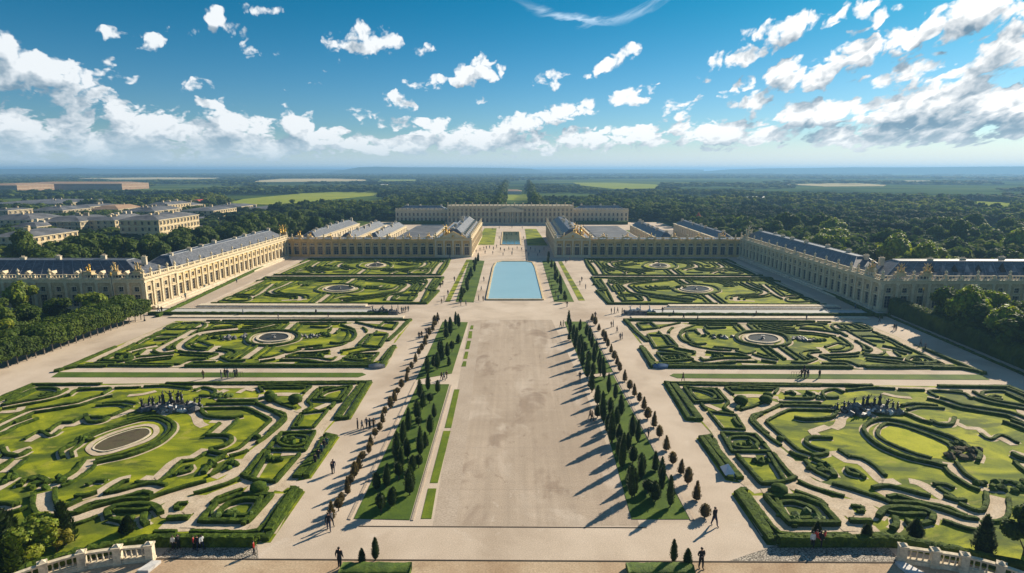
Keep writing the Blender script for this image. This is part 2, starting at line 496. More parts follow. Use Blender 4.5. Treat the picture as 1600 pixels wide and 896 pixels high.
M_trim = material('carved_stone', [(.58, .48, .31), (.72, .62, .43)], .8, 6, .85, .2, 9, .2, fine=4.0)
M_slate = material('slate_roof', [(.045, .050, .062), (.085, .092, .108), (.16, .165, .18)], .8, 7, .5, .3, 4, .5, stretch=(1, 1, 3.0), fine=2.0)
M_lead = material('lead_flashing', [(.20, .215, .235), (.30, .32, .345)], .6, 5, .45, .1, 4, .5)
M_zinc = material('zinc_roof', [(.07, .09, .13), (.14, .17, .21), (.26, .29, .33)], .4, 5, .45, .1, 3, .5)
M_gold = material('gilding', [(.62, .36, .06), (.85, .55, .12)], 1.5, 5, .42, .3, 8, .5, metallic=.55)
M_frame = material('window_frame', [(.42, .38, .30), (.50, .46, .38)], 2, 3, .6)
M_glass = material('window_glass', [(.012, .016, .022), (.04, .05, .06)], .35, 3, .12, 0, spec=.6)
M_statue_dark = material('dark_bronze', [(.018, .020, .024), (.05, .05, .055)], 2, 5, .45, .3, 8, .5, metallic=.4)
def leafy(m, t=.38):
    """let light through the leaves"""
    nt = m.node_tree; b = nt.nodes['Principled BSDF']; src = b.inputs['Base Color'].links[0].from_socket
    tr = node(nt, 'ShaderNodeBsdfTranslucent'); mx = node(nt, 'ShaderNodeMixShader'); o = [n for n in nt.nodes if n.type == 'OUTPUT_MATERIAL'][0]
    c2 = mixc(nt, 1.0, src, (1.25, 1.3, .7), 'MULTIPLY')
    nt.links.new(c2, tr.inputs[0]); mx.inputs[0].default_value = t
    nt.links.new(b.outputs[0], mx.inputs[1]); nt.links.new(tr.outputs[0], mx.inputs[2]); nt.links.new(mx.outputs[0], o.inputs['Surface'])


for m_ in (M_leaf, M_leaf_lit, M_leaf_gold, M_brownleaf, M_forest): leafy(m_)
leafy(M_conifer, .2)
M_rock = material('wet_rock', [(.05, .05, .052), (.13, .125, .12), (.30, .29, .27)], 1.2, 7, .55, .8, 5, .5)
M_marble = material('weathered_marble', [(.36, .35, .34), (.58, .57, .55), (.72, .71, .69)], 1.2, 6, .7, .4, 6, .3)
M_townroof = material('town_roof', [(.07, .075, .085), (.13, .135, .145), (.22, .22, .23)], .12, 6, .7, .2, 1, .3, fine=1.2, island=.5)
M_terracotta = material('terracotta_roof', [(.27, .17, .10), (.36, .24, .15)], .2, 5, .9)
M_red = material('red_roof', [(.42, .05, .03), (.52, .08, .05)], .4, 4, .8)
M_plaster = material('town_plaster', [(.30, .24, .155), (.42, .35, .235)], .06, 4, .9, fine=.8)
M_plaster_white = material('white_plaster', [(.55, .54, .50), (.68, .67, .63)], .06, 4, .9, fine=.8)
M_dark = material('dark_recess', [(.03, .028, .026), (.05, .046, .042)], 1, 2, .9)
M_groove = material('dark_joint_grit', [(.06, .045, .03), (.11, .085, .06)], 1, 3, .95)  # dark grit for the thin slots across the paving
M_bed = material('bare_soil_bed', [(.055, .045, .025), (.10, .08, .045), (.075, .08, .03)], .8, 7, .95, .3, 8, fine=6.0)
M_iron = material('dark_iron', [(.015, .015, .015), (.03, .03, .03)], 2, 2, .5)
M_canvas_blue = material('blue_canvas', [(.05, .11, .22), (.09, .17, .30)], 1, 3, .8)
M_canvas_white = material('white_canvas', [(.55, .60, .68), (.72, .76, .82)], 1, 3, .8)
M_canvas_grey = material('grey_canvas', [(.16, .17, .18), (.26, .27, .28)], 1, 3, .8)


def water(name, col, rough=0.06, scale=1.2, amt=.06):
    m = material(name, [col, tuple(c * 1.08 for c in col)], .05, 3, rough, 0, spec=.5)
    nt = m.node_tree
    g = node(nt, 'ShaderNodeNewGeometry')
    n = noise_tex(nt, g.outputs['Position'], scale, 4, .6)
    bp = node(nt, 'ShaderNodeBump'); bp.inputs['Strength'].default_value = amt; bp.inputs['Distance'].default_value = .05
    nt.links.new(n.s, bp.inputs['Height']); nt.links.new(bp.outputs[0], nt.nodes['Principled BSDF'].inputs['Normal'])
    return m


M_water = water('pool_water', (.30, .47, .51), .22, 1.6, .15)
M_water_pale = water('channel_water', (.46, .45, .42), .7)
M_water_pale.node_tree.nodes['Principled BSDF'].inputs['Specular IOR Level'].default_value = .15
M_water_green = water('green_pond_water', (.035, .075, .040))
M_water_dark = water('basin_water', (.045, .042, .032), .45, 3, .3)
M_water_dark.node_tree.nodes['Principled BSDF'].inputs['Specular IOR Level'].default_value = .15

# cobbles: small rounded setts
def cobbles():
    m = material('granite_setts', [(.30, .26, .21), (.42, .37, .30), (.52, .46, .38)], 1.2, 5, .85, 0, spec=.3)
    nt = m.node_tree; b = nt.nodes['Principled BSDF']
    src = b.inputs['Base Color'].links[0].from_socket
    g = node(nt, 'ShaderNodeNewGeometry')
    vo = node(nt, 'ShaderNodeTexVoronoi', feature='DISTANCE_TO_EDGE'); nt.links.new(g.outputs['Position'], vo.inputs['Vector']); vo.inputs['Scale'].default_value = 3.4
    e = Nd(nt, vo.outputs['Distance']).ramp(0.02, 0.14, 0.0, 1.0)
    col = mixc(nt, e, (.10, .085, .065), src)
    nt.links.new(col, b.inputs['Base Color'])
    bp = node(nt, 'ShaderNodeBump'); bp.inputs['Strength'].default_value = .8; bp.inputs['Distance'].default_value = .05
    nt.links.new(e.s, bp.inputs['Height']); nt.links.new(bp.outputs[0], b.inputs['Normal'])
    return m
M_cobble = cobbles()
# ------------------------------------------------------------------ the plan of the gardens
def flat(name, pts, z0, z1, m, kind='structure', parent=None, org=(0, 0, 0)):
    mb = MB(org); mb.poly(pts, z0, z1)
    o = mb.build(name, m, parent)
    if kind and parent is None: tag(o, kind=kind)
    return o


def pix(pts): return [G2(p) for p in pts]


# one sheet of country to the horizon, with the garden terrace laid on it
mb = MB()
N = 40
mb.add([(-30000, -400, -.06), (30000, -400, -.06), (30000, 32000, -.06), (-30000, 32000, -.06)], [(0, 1, 2, 3)])
tag(mb.build('terrain', M_land), kind='structure')
flat('terrace_ground', [(-112, 0), (110, 0), (110, 470), (-112, 470)], -.05, 0.0, M_gravel)

yA = G(808, 824)[1]; yB = G(808, 876)[1]
flat('sandy_terrace_path', [(-80, 10), (80, 10), (80, yB - .12), (-80, yB - .12)], 0, .004, M_sand)
# cobbled aprons before the corner flights
flat('cobbled_pavement', [(-37.5, yB + .12), G2((404, 876)), G2((402, 851)), (-37.5, G(400, 850)[1])], 0, .008, M_cobble)
c_r = G(1140, 876); c_r2 = G(1212, 852)
flat('cobbled_pavement', [(c_r[0], yB + .12), (40, yB + .12), (40, c_r2[1]), (c_r2[0], c_r2[1])], 0, .008, M_cobble)
mb = MB(); mb.box(-80, 80, yB - .14, yB + .02, 0.004, .05); tag(mb.build('stone_kerb', M_groove), kind='structure')
mb = MB(); x0 = G(560, 824)[0]; x1 = G(1010, 824)[0]; mb.box(x0, x1, yA - .09, yA + .09, 0.0, .03); tag(mb.build('paving_joint_kerb', M_groove), kind='structure')
mb = MB(); mb.box(-.07 + G(404, 876)[0], G(404, 876)[0], yB, yB + 2.2, 0, .02)

# the esplanade, its pale margin and thin joints
esp_l = [G2((752, 500)), G2((748, 560)), G2((693, 822))]
esp = [G2((752, 500)), G2((862, 500)), G2((905, 590)), G2((1000, 822)), G2((712, 822))]
flat('esplanade_paving', esp, 0, .004, M_esplanade)
flat('esplanade_margin_path', [G2((733, 503)), G2((752, 500)), G2((712, 822)), G2((676, 822)), G2((690, 740)), G2((716, 600))], 0, .003, M_margin)
for (p, q) in (((560, 608), (742, 608)), ((690, 665), (986, 665)), ((700, 720), (1000, 720)), ((720, 560), (905, 560))):
    pass
for yy in (560, 620, 700, 765):
    a = G(808, yy); xa = -3.0 - (a[1]) * .02
    mb = MB(); mb.box(G(700 + (810 - yy) * .12, yy)[0], G(925 + (yy - 560) * .2, yy)[0], a[1] - .03, a[1] + .03, .004, .010)
    tag(mb.build('paving_joint', M_margin), kind='structure')

# ---- ribbons
def smooth_line(pts, closed=False, step=0.5):
    """Catmull-Rom through world points, resampled"""
    P = [Vector((p[0], p[1])) for p in pts]
    n = len(P); out = []
    segs = n if closed else n - 1
    for i in range(segs):
        p1, p2 = P[i], P[(i + 1) % n]
        p0 = P[i - 1] if (closed or i > 0) else p1 * 2 - p2
        p3 = P[(i + 2) % n] if (closed or i + 2 < n) else p2 * 2 - p1
        L = (p2 - p1).length
        k = max(1, int(L / step))
        m1 = (p2 - p0) * 0.5; m2 = (p3 - p1) * 0.5
        # keep tangents short so corners stay crisp
        for m_ in (m1, m2):
            if m_.length > L * .9: m_ *= L * .9 / m_.length
        for j in range(k):
            t = j / k
            h1 = 2 * t**3 - 3 * t**2 + 1; h2 = t**3 - 2 * t**2 + t; h3 = -2 * t**3 + 3 * t**2; h4 = t**3 - t**2
            out.append(p1 * h1 + m1 * h2 + p2 * h3 + m2 * h4)
    if not closed: out.append(P[-1])
    return out


def straight_line(pts, closed=False, step=0.7):
    P = [Vector((p[0], p[1])) for p in pts]; out = []
    n = len(P)
    for i in range(n if closed else n - 1):
        a, b = P[i], P[(i + 1) % n]; k = max(1, int((b - a).length / step))
        out += [a.lerp(b, j / k) for j in range(k)]
    if not closed: out.append(P[-1])
    return out


def normals(L, closed=False):
    n = len(L); out = []
    for i in range(n):
        a = L[i - 1] if (closed or i > 0) else L[i]
        b = L[(i + 1) % n] if (closed or i < n - 1) else L[i]
        d = (b - a)
        if d.length < 1e-6: d = Vector((1, 0))
        d.normalize(); out.append(Vector((-d.y, d.x)))
    return out


def ribbon(mb, L, w, z, closed=False, thick=.004):
    """a flat strip: gravel path in the turf"""
    N_ = normals(L, closed); n = len(L)
    vs = []
    for p, q in zip(L, N_):
        jit = 1 + .10 * mnoise.noise(Vector((p.x * .4, p.y * .4, 3.1)))
        a = p + q * (w / 2 * jit); b = p - q * (w / 2 * jit)
        vs += [(a.x, a.y, z), (b.x, b.y, z)]
    m = n if closed else n - 1
    mb.add(vs, [(2 * i, 2 * i + 1, 2 * ((i + 1) % n) + 1, 2 * ((i + 1) % n)) for i in range(m)])


def hedge_mesh(mb, L, w, h, closed=False, rough=.09, z=0.0, tuft=0, ts=.1):
    """a clipped hedge: rounded section swept along a line with uneven faces"""
    prof = [(-.5, 0), (-.53, .45), (-.52, .84), (-.42, .98), (0, 1.02), (.42, .98), (.52, .84), (.53, .45), (.5, 0)]
    N_ = normals(L, closed); n = len(L); k = len(prof)
    vs = []
    for p, q in zip(L, N_):
        hh = h * (1 + .10 * mnoise.noise(Vector((p.x * .23, p.y * .23, 9.0))))
        for (u, v) in prof:
            x = p.x + q.x * u * w; y = p.y + q.y * u * w; zz = z + v * hh
            if v > 0:
                f = Vector((x * 1.9, y * 1.9, zz * 1.9))
                x += rough * mnoise.noise(f) * 1.6; y += rough * mnoise.noise(f + Vector((7, 0, 0))) * 1.6; zz += rough * mnoise.noise(f + Vector((0, 9, 0))) * 1.8
            vs.append((x, y, zz))
    fs = []
    m = n if closed else n - 1
    for i in range(m):
        j = (i + 1) % n
        for c in range(k - 1):
            fs.append((i * k + c, i * k + c + 1, j * k + c + 1, j * k + c))
    if not closed:
        fs.append(tuple(range(k))); fs.append(tuple(reversed(range((n - 1) * k, n * k))))
    mb.add(vs, fs)
    # stray leafy shoots over the clipped faces
    tv = []; tf = []
    for q in range(int(n * tuft)):
        i = random.randrange(n); c = random.randrange(1, k - 1); j = (i + 1) % n if closed else min(i + 1, n - 1)
        p = Vector(vs[i * k + c]).lerp(Vector(vs[j * k + c]), random.random()).lerp(Vector(vs[i * k + min(c + 1, k - 1)]), random.random() * .8)
        s = ts * random.uniform(.5, 1.4); a = Vector((random.gauss(0, 1), random.gauss(0, 1), random.gauss(0, .5))).normalized() * s; u = Vector((random.gauss(0, .6), random.gauss(0, .6), 1)).normalized() * s
        b0 = len(tv); tv += [(p - a - u * .4)[:], (p + a - u * .4)[:], (p + u * 1.1)[:]]; tf.append((b0, b0 + 1, b0 + 2))
    if tv: mb.add(tv, tf)
# ------------------------------------------------------------------ parterres
AX = 0.15


def inside(p, poly):
    x, y = p[0], p[1]; c = False; n = len(poly)
    for i in range(n):
        x1, y1 = poly[i]; x2, y2 = poly[(i + 1) % n]
        if (y1 > y) != (y2 > y) and x < (x2 - x1) * (y - y1) / (y2 - y1) + x1: c = not c
    return c


def edge_dist(p, poly):
    best = 1e9; n = len(poly); P = Vector((p[0], p[1]))
    for i in range(n):
        a = Vector(poly[i]); b = Vector(poly[(i + 1) % n]); d = b - a
        t = max(0, min(1, (P - a).dot(d) / max(1e-9, d.length_squared)))
        best = min(best, (P - a - d * t).length)
    return best


def parterre(label, outline, paths, hedges, rings, mirror, panels=(), beds=(), border=True, hw=.5, hh=.40, balls=()):
    """paths: (pixels, width, smooth, closed, hedged); hedges: (pixels, w, h, smooth, closed); traced on the left, mirrored over the axis for the right"""
    def W(pts):
        out = [G2(p) for p in pts]
        if mirror: out = [(2 * AX - x, y) for x, y in out]
        return out
    out_w = W(outline)
    cx = sum(p[0] for p in out_w) / len(out_w); cy = sum(p[1] for p in out_w) / len(out_w)
    org = (cx, cy, 0)
    root = empty('parterre', org)
    tag(root, label, 'parterre', 'box hedged parterres beside the esplanade')
    flat('lawn', out_w, 0.0, .03, M_lawn, None, root, org)
    PL = []
    for (pts, w, sm, cl, hd) in paths:
        L = (smooth_line if sm else straight_line)(W(pts), cl, .5)
        PL.append([L, w * (1.06 if cy < 105 else 1.3), cl, hd])
    for (pts, w, hd) in rings:
        PL.append([smooth_line(W(pts), True, .5), w * .5, True, hd])
    for i, (L, w, cl, hd) in enumerate(PL):
        mb = MB(org)
        ribbon(mb, L, w, .036 + .002 * i, cl)
        mb.v = [(v[0], v[1], v[2] + k * 2e-6) for k, v in enumerate(mb.v)]
        mb.build('gravel_path', M_path, root)
    for (pts, m) in panels:
        mb = MB(org); mb.poly(W(pts), .03, .045); mb.build('planted_panel', m, root)
    arr = [np.array([[p.x, p.y] for p in L]) for (L, w, cl, hd) in PL]
    placed = np.zeros((0, 2))
    cand = []
    if border:
        cen = Vector((cx, cy))
        B = straight_line(out_w, True, .7); NB = normals(B, True)
        sgn = 1 if inside(B[3] + NB[3] * .6, out_w) else -1
        cand.append(([p + q * (sgn * .65) for p, q in zip(B, NB)], .72, .5, True, -1, True))
    for (pts, w, h, sm, cl) in hedges:
        cand.append(((smooth_line if sm else straight_line)(W(pts), cl, .5), w * .58, h * .52, cl, -2, False))
    for i, (L, w, cl, hd) in enumerate(PL):
        if not hd: continue
        N_ = normals(L, cl)
        for s in (1, -1):
            if hd == 'L' and s < 0 or hd == 'R' and s > 0: continue
            cand.append(([p + q * (s * (w / 2 + hw / 2 + .04)) for p, q in zip(L, N_)], hw, hh, cl, i, True))
    # a second, lower line of box running beside the first
    for i, (L, w, cl, hd) in enumerate(PL):
        if not hd or len(L) < 16: continue
        N_ = normals(L, cl)
        for s in (1, -1):
            if hd == 'L' and s < 0 or hd == 'R' and s > 0: continue
            cand.append(([p + q * (s * (w / 2 + hw * 1.5 + 1.15)) for p, q in zip(L, N_)], hw * .85, hh * .85, cl, i, 2))
    n_h = 0
    for (L, w, h, cl, src, clip) in cand:
        pts = np.array([[p.x, p.y] for p in L])
        ok = np.ones(len(pts), bool)
        if clip:
            for j, a in enumerate(arr):
                lim = PL[j][1] / 2 + (w / 2 - .12 if j != src else w / 2 - .2)
                d = np.sqrt(((pts[:, None, :] - a[None, :, :]) ** 2).sum(-1)).min(1)
                ok &= d > lim
            if src >= 0:
                for k in range(len(pts)):
                    if ok[k] and (not inside(pts[k], out_w) or edge_dist(pts[k], out_w) < .5): ok[k] = False
                if len(placed):
                    d = np.sqrt(((pts[:, None, :] - placed[None, :, :]) ** 2).sum(-1)).min(1)
                    ok &= d > (w * (1.5 if clip == 2 else .85))
        # split into runs
        runs = []; cur = []
        for k in range(len(pts)):
            if ok[k]: cur.append(k)
            else:
                if len(cur) >= (9 if clip == 2 else 5): runs.append(cur)
                cur = []
        if len(cur) >= (9 if clip == 2 else 5): runs.append(cur)
        if clip == 2: runs.sort(key=lambda r: -len(r)); runs = runs[:3]
        whole = cl and len(runs) == 1 and len(runs[0]) == len(pts)
        if cl and len(runs) > 1 and runs[0][0] == 0 and runs[-1][-1] == len(pts) - 1:
            runs[0] = runs.pop() + runs[0]
        new = []
        for r in runs:
            if n_h >= 96: break
            mb = MB(org)
            hedge_mesh(mb, [L[k] for k in r], w * random.uniform(.9, 1.12), h * random.uniform(.85, 1.2), whole, z=.03, tuft=14 if cy < 130 else 5, ts=.055 if cy < 130 else .08, rough=.05)
            mb.build('hedge', M_hedge, root); n_h += 1
            if src == -2:   # a pale gravel edging under the free scrolls
                mb = MB(org); ribbon(mb, [L[k] for k in r], w + .75, .0312 + .00012 * (n_h % 38), whole)
                mb.build('gravel_edging', M_path, root)
            new += [pts[k] for k in r]
        if new: placed = np.vstack([placed, np.array(new)])

    for (px, py, r, m) in beds:
        c = W([(px, py)])[0]
        clump(root, org, c, r, m)
    for (px, py, r) in balls:
        c = W([(px, py)])[0]
        mb = MB(org); blob(mb, (c[0], c[1], r * .55), (r, r, r * .75), 2, .12, seed=px)
        mb.build('topiary_ball', M_hedge, root, True)
    return root


_ico = {}


def ico(sub):
    if sub not in _ico:
        import bmesh
        bm = bmesh.new(); bmesh.ops.create_icosphere(bm, subdivisions=sub, radius=1.0)
        _ico[sub] = (np.array([v.co[:] for v in bm.verts]), [tuple(v.index for v in f.verts) for f in bm.faces]); bm.free()
    return _ico[sub]


def blob(mb, c, r, sub=2, amp=.2, seed=0.0, freq=1.5):
    V, F = ico(sub); vs = []
    for v in V:
        k = 1 + amp * mnoise.noise(Vector((v[0] * freq + seed, v[1] * freq, v[2] * freq))) * 1.6
        vs.append((c[0] + v[0] * r[0] * k, c[1] + v[1] * r[1] * k, c[2] + v[2] * r[2] * k))
    mb.add(vs, F)


def clump(root, org, c, r, m):
    mb = MB(org)
    for k in range(int(5 + r * 3)):
        a = random.uniform(0, 6.28); d = random.uniform(0, 1) ** .6
        q = (c[0] + math.cos(a) * r * d * 1.6, c[1] + math.sin(a) * r * d * .8, .25)
        s = random.uniform(.35, .7)
        blob(mb, q, (s, s, s * .8), 1, .35, seed=k + c[0])
    mb.build('planting', m, root)


S, C_ = True, False
NEAR = dict(
    outline=[(-95, 660), (50, 601), (583, 597), (548, 656), (523, 659), (498, 686), (508, 679), (531, 683), (486, 748), (452, 754), (436, 763), (465, 762), (477, 769), (423, 848), (404, 849), (232, 849), (120, 872), (0, 905), (-160, 905)],
    paths=[
        ([(556, 605), (526, 642), (496, 676), (476, 718), (455, 748), (431, 767)], 1.9, S, C_, 1),
        ([(437, 772), (396, 826), (313, 824), (250, 824)], 1.7, C_, C_, 1),
        ([(408, 626), (430, 637), (456, 646), (458, 658), (430, 684), (400, 706), (380, 730), (356, 750), (319, 762), (300, 767), (275, 775), (250, 783), (230, 791), (188, 792), (150, 802), (118, 813), (90, 816)], 1.9, S, C_, 1),
        ([(249, 767), (229, 764), (187, 775), (142, 784), (112, 797), (92, 802), (76, 800), (69, 786), (70, 770)], 1.5, S, C_, 1),
        ([(60, 762), (94, 758), (118, 745), (131, 736), (145, 718)], 1.3, S, C_, 1),
        ([(-60, 800), (0, 796), (17, 799), (37, 792)], 1.3, S, C_, 1),
        ([(242, 659), (252, 651), (266, 643)], 1.3, C_, C_, 0),
        ([(318, 637), (388, 636), (405, 641), (430, 654), (432, 658), (404, 684), (380, 704), (356, 712)], 1.2, S, C_, 1),
        ([(374, 718), (360, 734), (334, 748)], 1.2, S, C_, 1),
        ([(322, 702), (300, 716), (280, 718), (268, 726), (244, 750), (222, 748)], 1.5, C_, C_, 'L'),
        ([(204, 747), (190, 750), (176, 757), (147, 776)], 1.5, S, C_, 'L'),
        ([(296, 642), (306, 650), (311, 662), (320, 667)], 1.4, S, C_, 0),
        ([(330, 658), (360, 659), (346, 671), (332, 683)], 1.6, C_, C_, 1),
        ([(-60, 700), (0, 667), (34, 651), (52, 644), (122, 633), (146, 625), (165, 620), (176, 618)], 1.5, S, C_, 1),
        ([(-40, 652), (0, 632), (56, 607), (120, 606), (246, 603)], 1.6, C_, C_, 1),
        ([(300, 605), (420, 605), (556, 604)], 1.5, C_, C_, 1),
        ([(120, 606), (98, 618), (75, 625), (40, 631), (4, 638)], 1.3, S, C_, 1),
        ([(-40, 690), (0, 678), (19, 668), (54, 655)], 1.1, S, C_, 1),
        ([(43, 691), (66, 679), (81, 680), (98, 665), (116, 665), (131, 657), (159, 658), (180, 653), (208, 641)], 1.1, C_, C_, 'L'),
        ([(-40, 742), (0, 722), (24, 708), (49, 700)], 1.3, S, C_, 'L'),
        ([(6, 739), (20, 729), (31, 719)], 1.2, S, C_, 1),
        ([(-40, 785), (0, 764), (28, 747)], 1.0, S, C_, 0),
        ([(312, 779), (274, 784), (257, 795), (262, 805), (290, 805)], 1.5, C_, True, 1),
        ([(396, 749), (378, 759), (331, 777), (313, 793), (317, 801), (293, 826)], 1.7, S, C_, 1),
        ([(401, 757), (425, 757), (417, 772), (386, 774)], 1.5, C_, True, 1),
        ([(341, 791), (356, 781), (372, 777)], .8, S, C_, 0),
        ([(492, 605), (478, 622), (472, 630), (478, 638), (464, 645)], 1.3, S, C_, 1),
        ([(404, 620), (438, 617), (472, 618)], 1.6, S, C_, 0),
        ([(494, 640), (518, 630)], 1.2, C_, C_, 0),
        ([(456, 672), (490, 670)], 1.0, C_, C_, 0),
        ([(440, 710), (468, 708)], 1.4, C_, C_, 0),
        ([(354, 610), (340, 617), (346, 625), (404, 625)], 1.4, S, C_, 1),
        ([(372, 615), (384, 609), (398, 611)], 1.0, S, C_, 1),
        ([(244, 612), (222, 617), (200, 619)], 1.1, S, C_, 1),
        ([(0, 645), (28, 643), (34, 637)], 1.1, S, C_, 1),
    ],
    hedges=[
        ([(99, 717), (96, 706), (112, 698), (135, 683), (169, 671), (216, 657), (249, 654), (270, 663), (272, 674), (249, 695), (206, 713), (165, 722), (146, 727)], 1.0, .9, S, C_),
        ([(114, 716), (112, 706), (122, 699), (142, 684), (175, 671), (222, 658), (246, 657), (262, 664), (264, 674), (243, 692), (203, 708), (165, 717), (150, 720)], .8, .6, S, C_),
        ([(370, 777), (425, 776), (388, 817), (313, 817), (338, 789)], 1.1, 1.0, C_, True),
        ([(344, 806), (354, 793), (382, 784), (405, 787), (388, 808)], 1.0, .9, S, True),
        ([(490, 627), (504, 611), (550, 606), (534, 629)], .9, .9, C_, True), ([(502, 622), (512, 614), (540, 609), (527, 625)], .8, .7, S, True),
        ([(470, 648), (512, 643), (490, 670), (456, 671)], .7, .7, C_, True),
        ([(418, 705), (440, 679), (492, 677), (476, 706)], 1.0, .9, C_, True), ([(436, 693), (452, 683), (480, 685), (474, 697), (450, 700)], .9, .8, S, True),
        ([(420, 709), (394, 752), (378, 745)], 1.0, 1.0, C_, C_), ([(468, 712), (430, 756), (396, 753)], .9, .9, C_, C_),
        ([(340, 629), (402, 629)], 1.2, 1.0, C_, C_), ([(312, 640), (325, 652), (364, 655), (380, 652)], 1.0, 1.0, S, C_),
        ([(322, 683), (356, 683), (362, 690), (350, 699), (330, 704), (330, 708), (352, 712)], 1.0, 1.0, S, C_),
        ([(3, 700), (10, 712), (30, 714), (46, 706)], 1.1, 1.0, S, C_), ([(38, 688), (62, 676), (80, 683), (94, 675)], .8, .7, S, C_),
        ([(134, 650), (140, 661), (158, 661), (170, 655)], 1.0, .8, S, C_), ([(30, 762), (40, 752), (60, 748), (78, 757)], 1.1, .9, S, C_),
        ([(136, 760), (150, 754), (166, 754)], 1.0, .9, S, C_), ([(118, 778), (132, 778), (152, 772)], 1.0, .9, S, C_),
        ([(170, 812), (168, 802), (180, 796), (212, 792), (240, 794), (252, 806)], 1.2, 1.0, S, C_), ([(172, 813), (200, 818), (208, 810)], .9, .8, S, C_),
        ([(226, 806), (224, 818), (230, 823)], 1.2, 1.0, S, C_), ([(262, 813), (296, 812)], 1.1, 1.0, C_, C_), ([(278, 790), (284, 795), (276, 797)], 1.0, .8, S, C_),
        ([(160, 632), (196, 629), (215, 632)], .9, .8, S, C_), ([(150, 636), (186, 634), (206, 638)], .8, .7, S, C_), ([(108, 620), (122, 612), (172, 609), (160, 618)], .9, .8, S, C_),
        ([(10, 628), (40, 616), (60, 609), (90, 610), (88, 617), (60, 622)], .9, .8, S, C_), ([(64, 618), (72, 615), (80, 617)], .8, .6, S, C_),
        ([(272, 745), (288, 733), (300, 730), (296, 738), (280, 742)], .9, .8, S, C_), ([(318, 742), (330, 726), (350, 716)], 1.3, 1.0, S, C_),
        ([(225, 606), (262, 605), (300, 609)], .8, .8, S, C_), ([(304, 612), (318, 607), (336, 612), (330, 620), (312, 620)], .9, .8, S, C_),
        ([(410, 614), (404, 606), (450, 604), (486, 606), (474, 616)], .8, .8, C_, C_),
        ([(526, 656), (548, 625), (566, 602)], 1.9, .9, C_, C_), ([(464, 748), (490, 716), (516, 684)], 1.9, .9, C_, C_),
        ([(418, 765), (396, 800), (380, 822)], 1.0, .8, C_, C_), ([(420, 835), (440, 800), (462, 768)], 1.6, 1.1, C_, C_), ([(412, 842), (320, 843), (240, 843)], 1.2, 1.0, C_, C_),
    ],
    rings=[([(139, 703), (144, 694), (162, 684), (185, 675), (210, 668), (230, 665), (242, 668), (244, 678), (230, 689), (200, 700), (170, 709), (150, 711)], 1.7, 0)],
    balls=[(404, 769, 1.1), (421, 620, .9), (462, 629, 1.2), (424, 627, 1.1), (402, 686, .6)],
    beds=[(452, 694, 1.6, M_hedge), (365, 806, 1.8, M_hedge_fresh), (70, 757, 2.0, M_hedge), (130, 690, .8, M_hedge), (430, 720, .7, M_hedge), (344, 730, 1.6, M_hedge), (20, 752, 1.2, M_hedge), (350, 620, 1.0, M_hedge_fresh)],
)
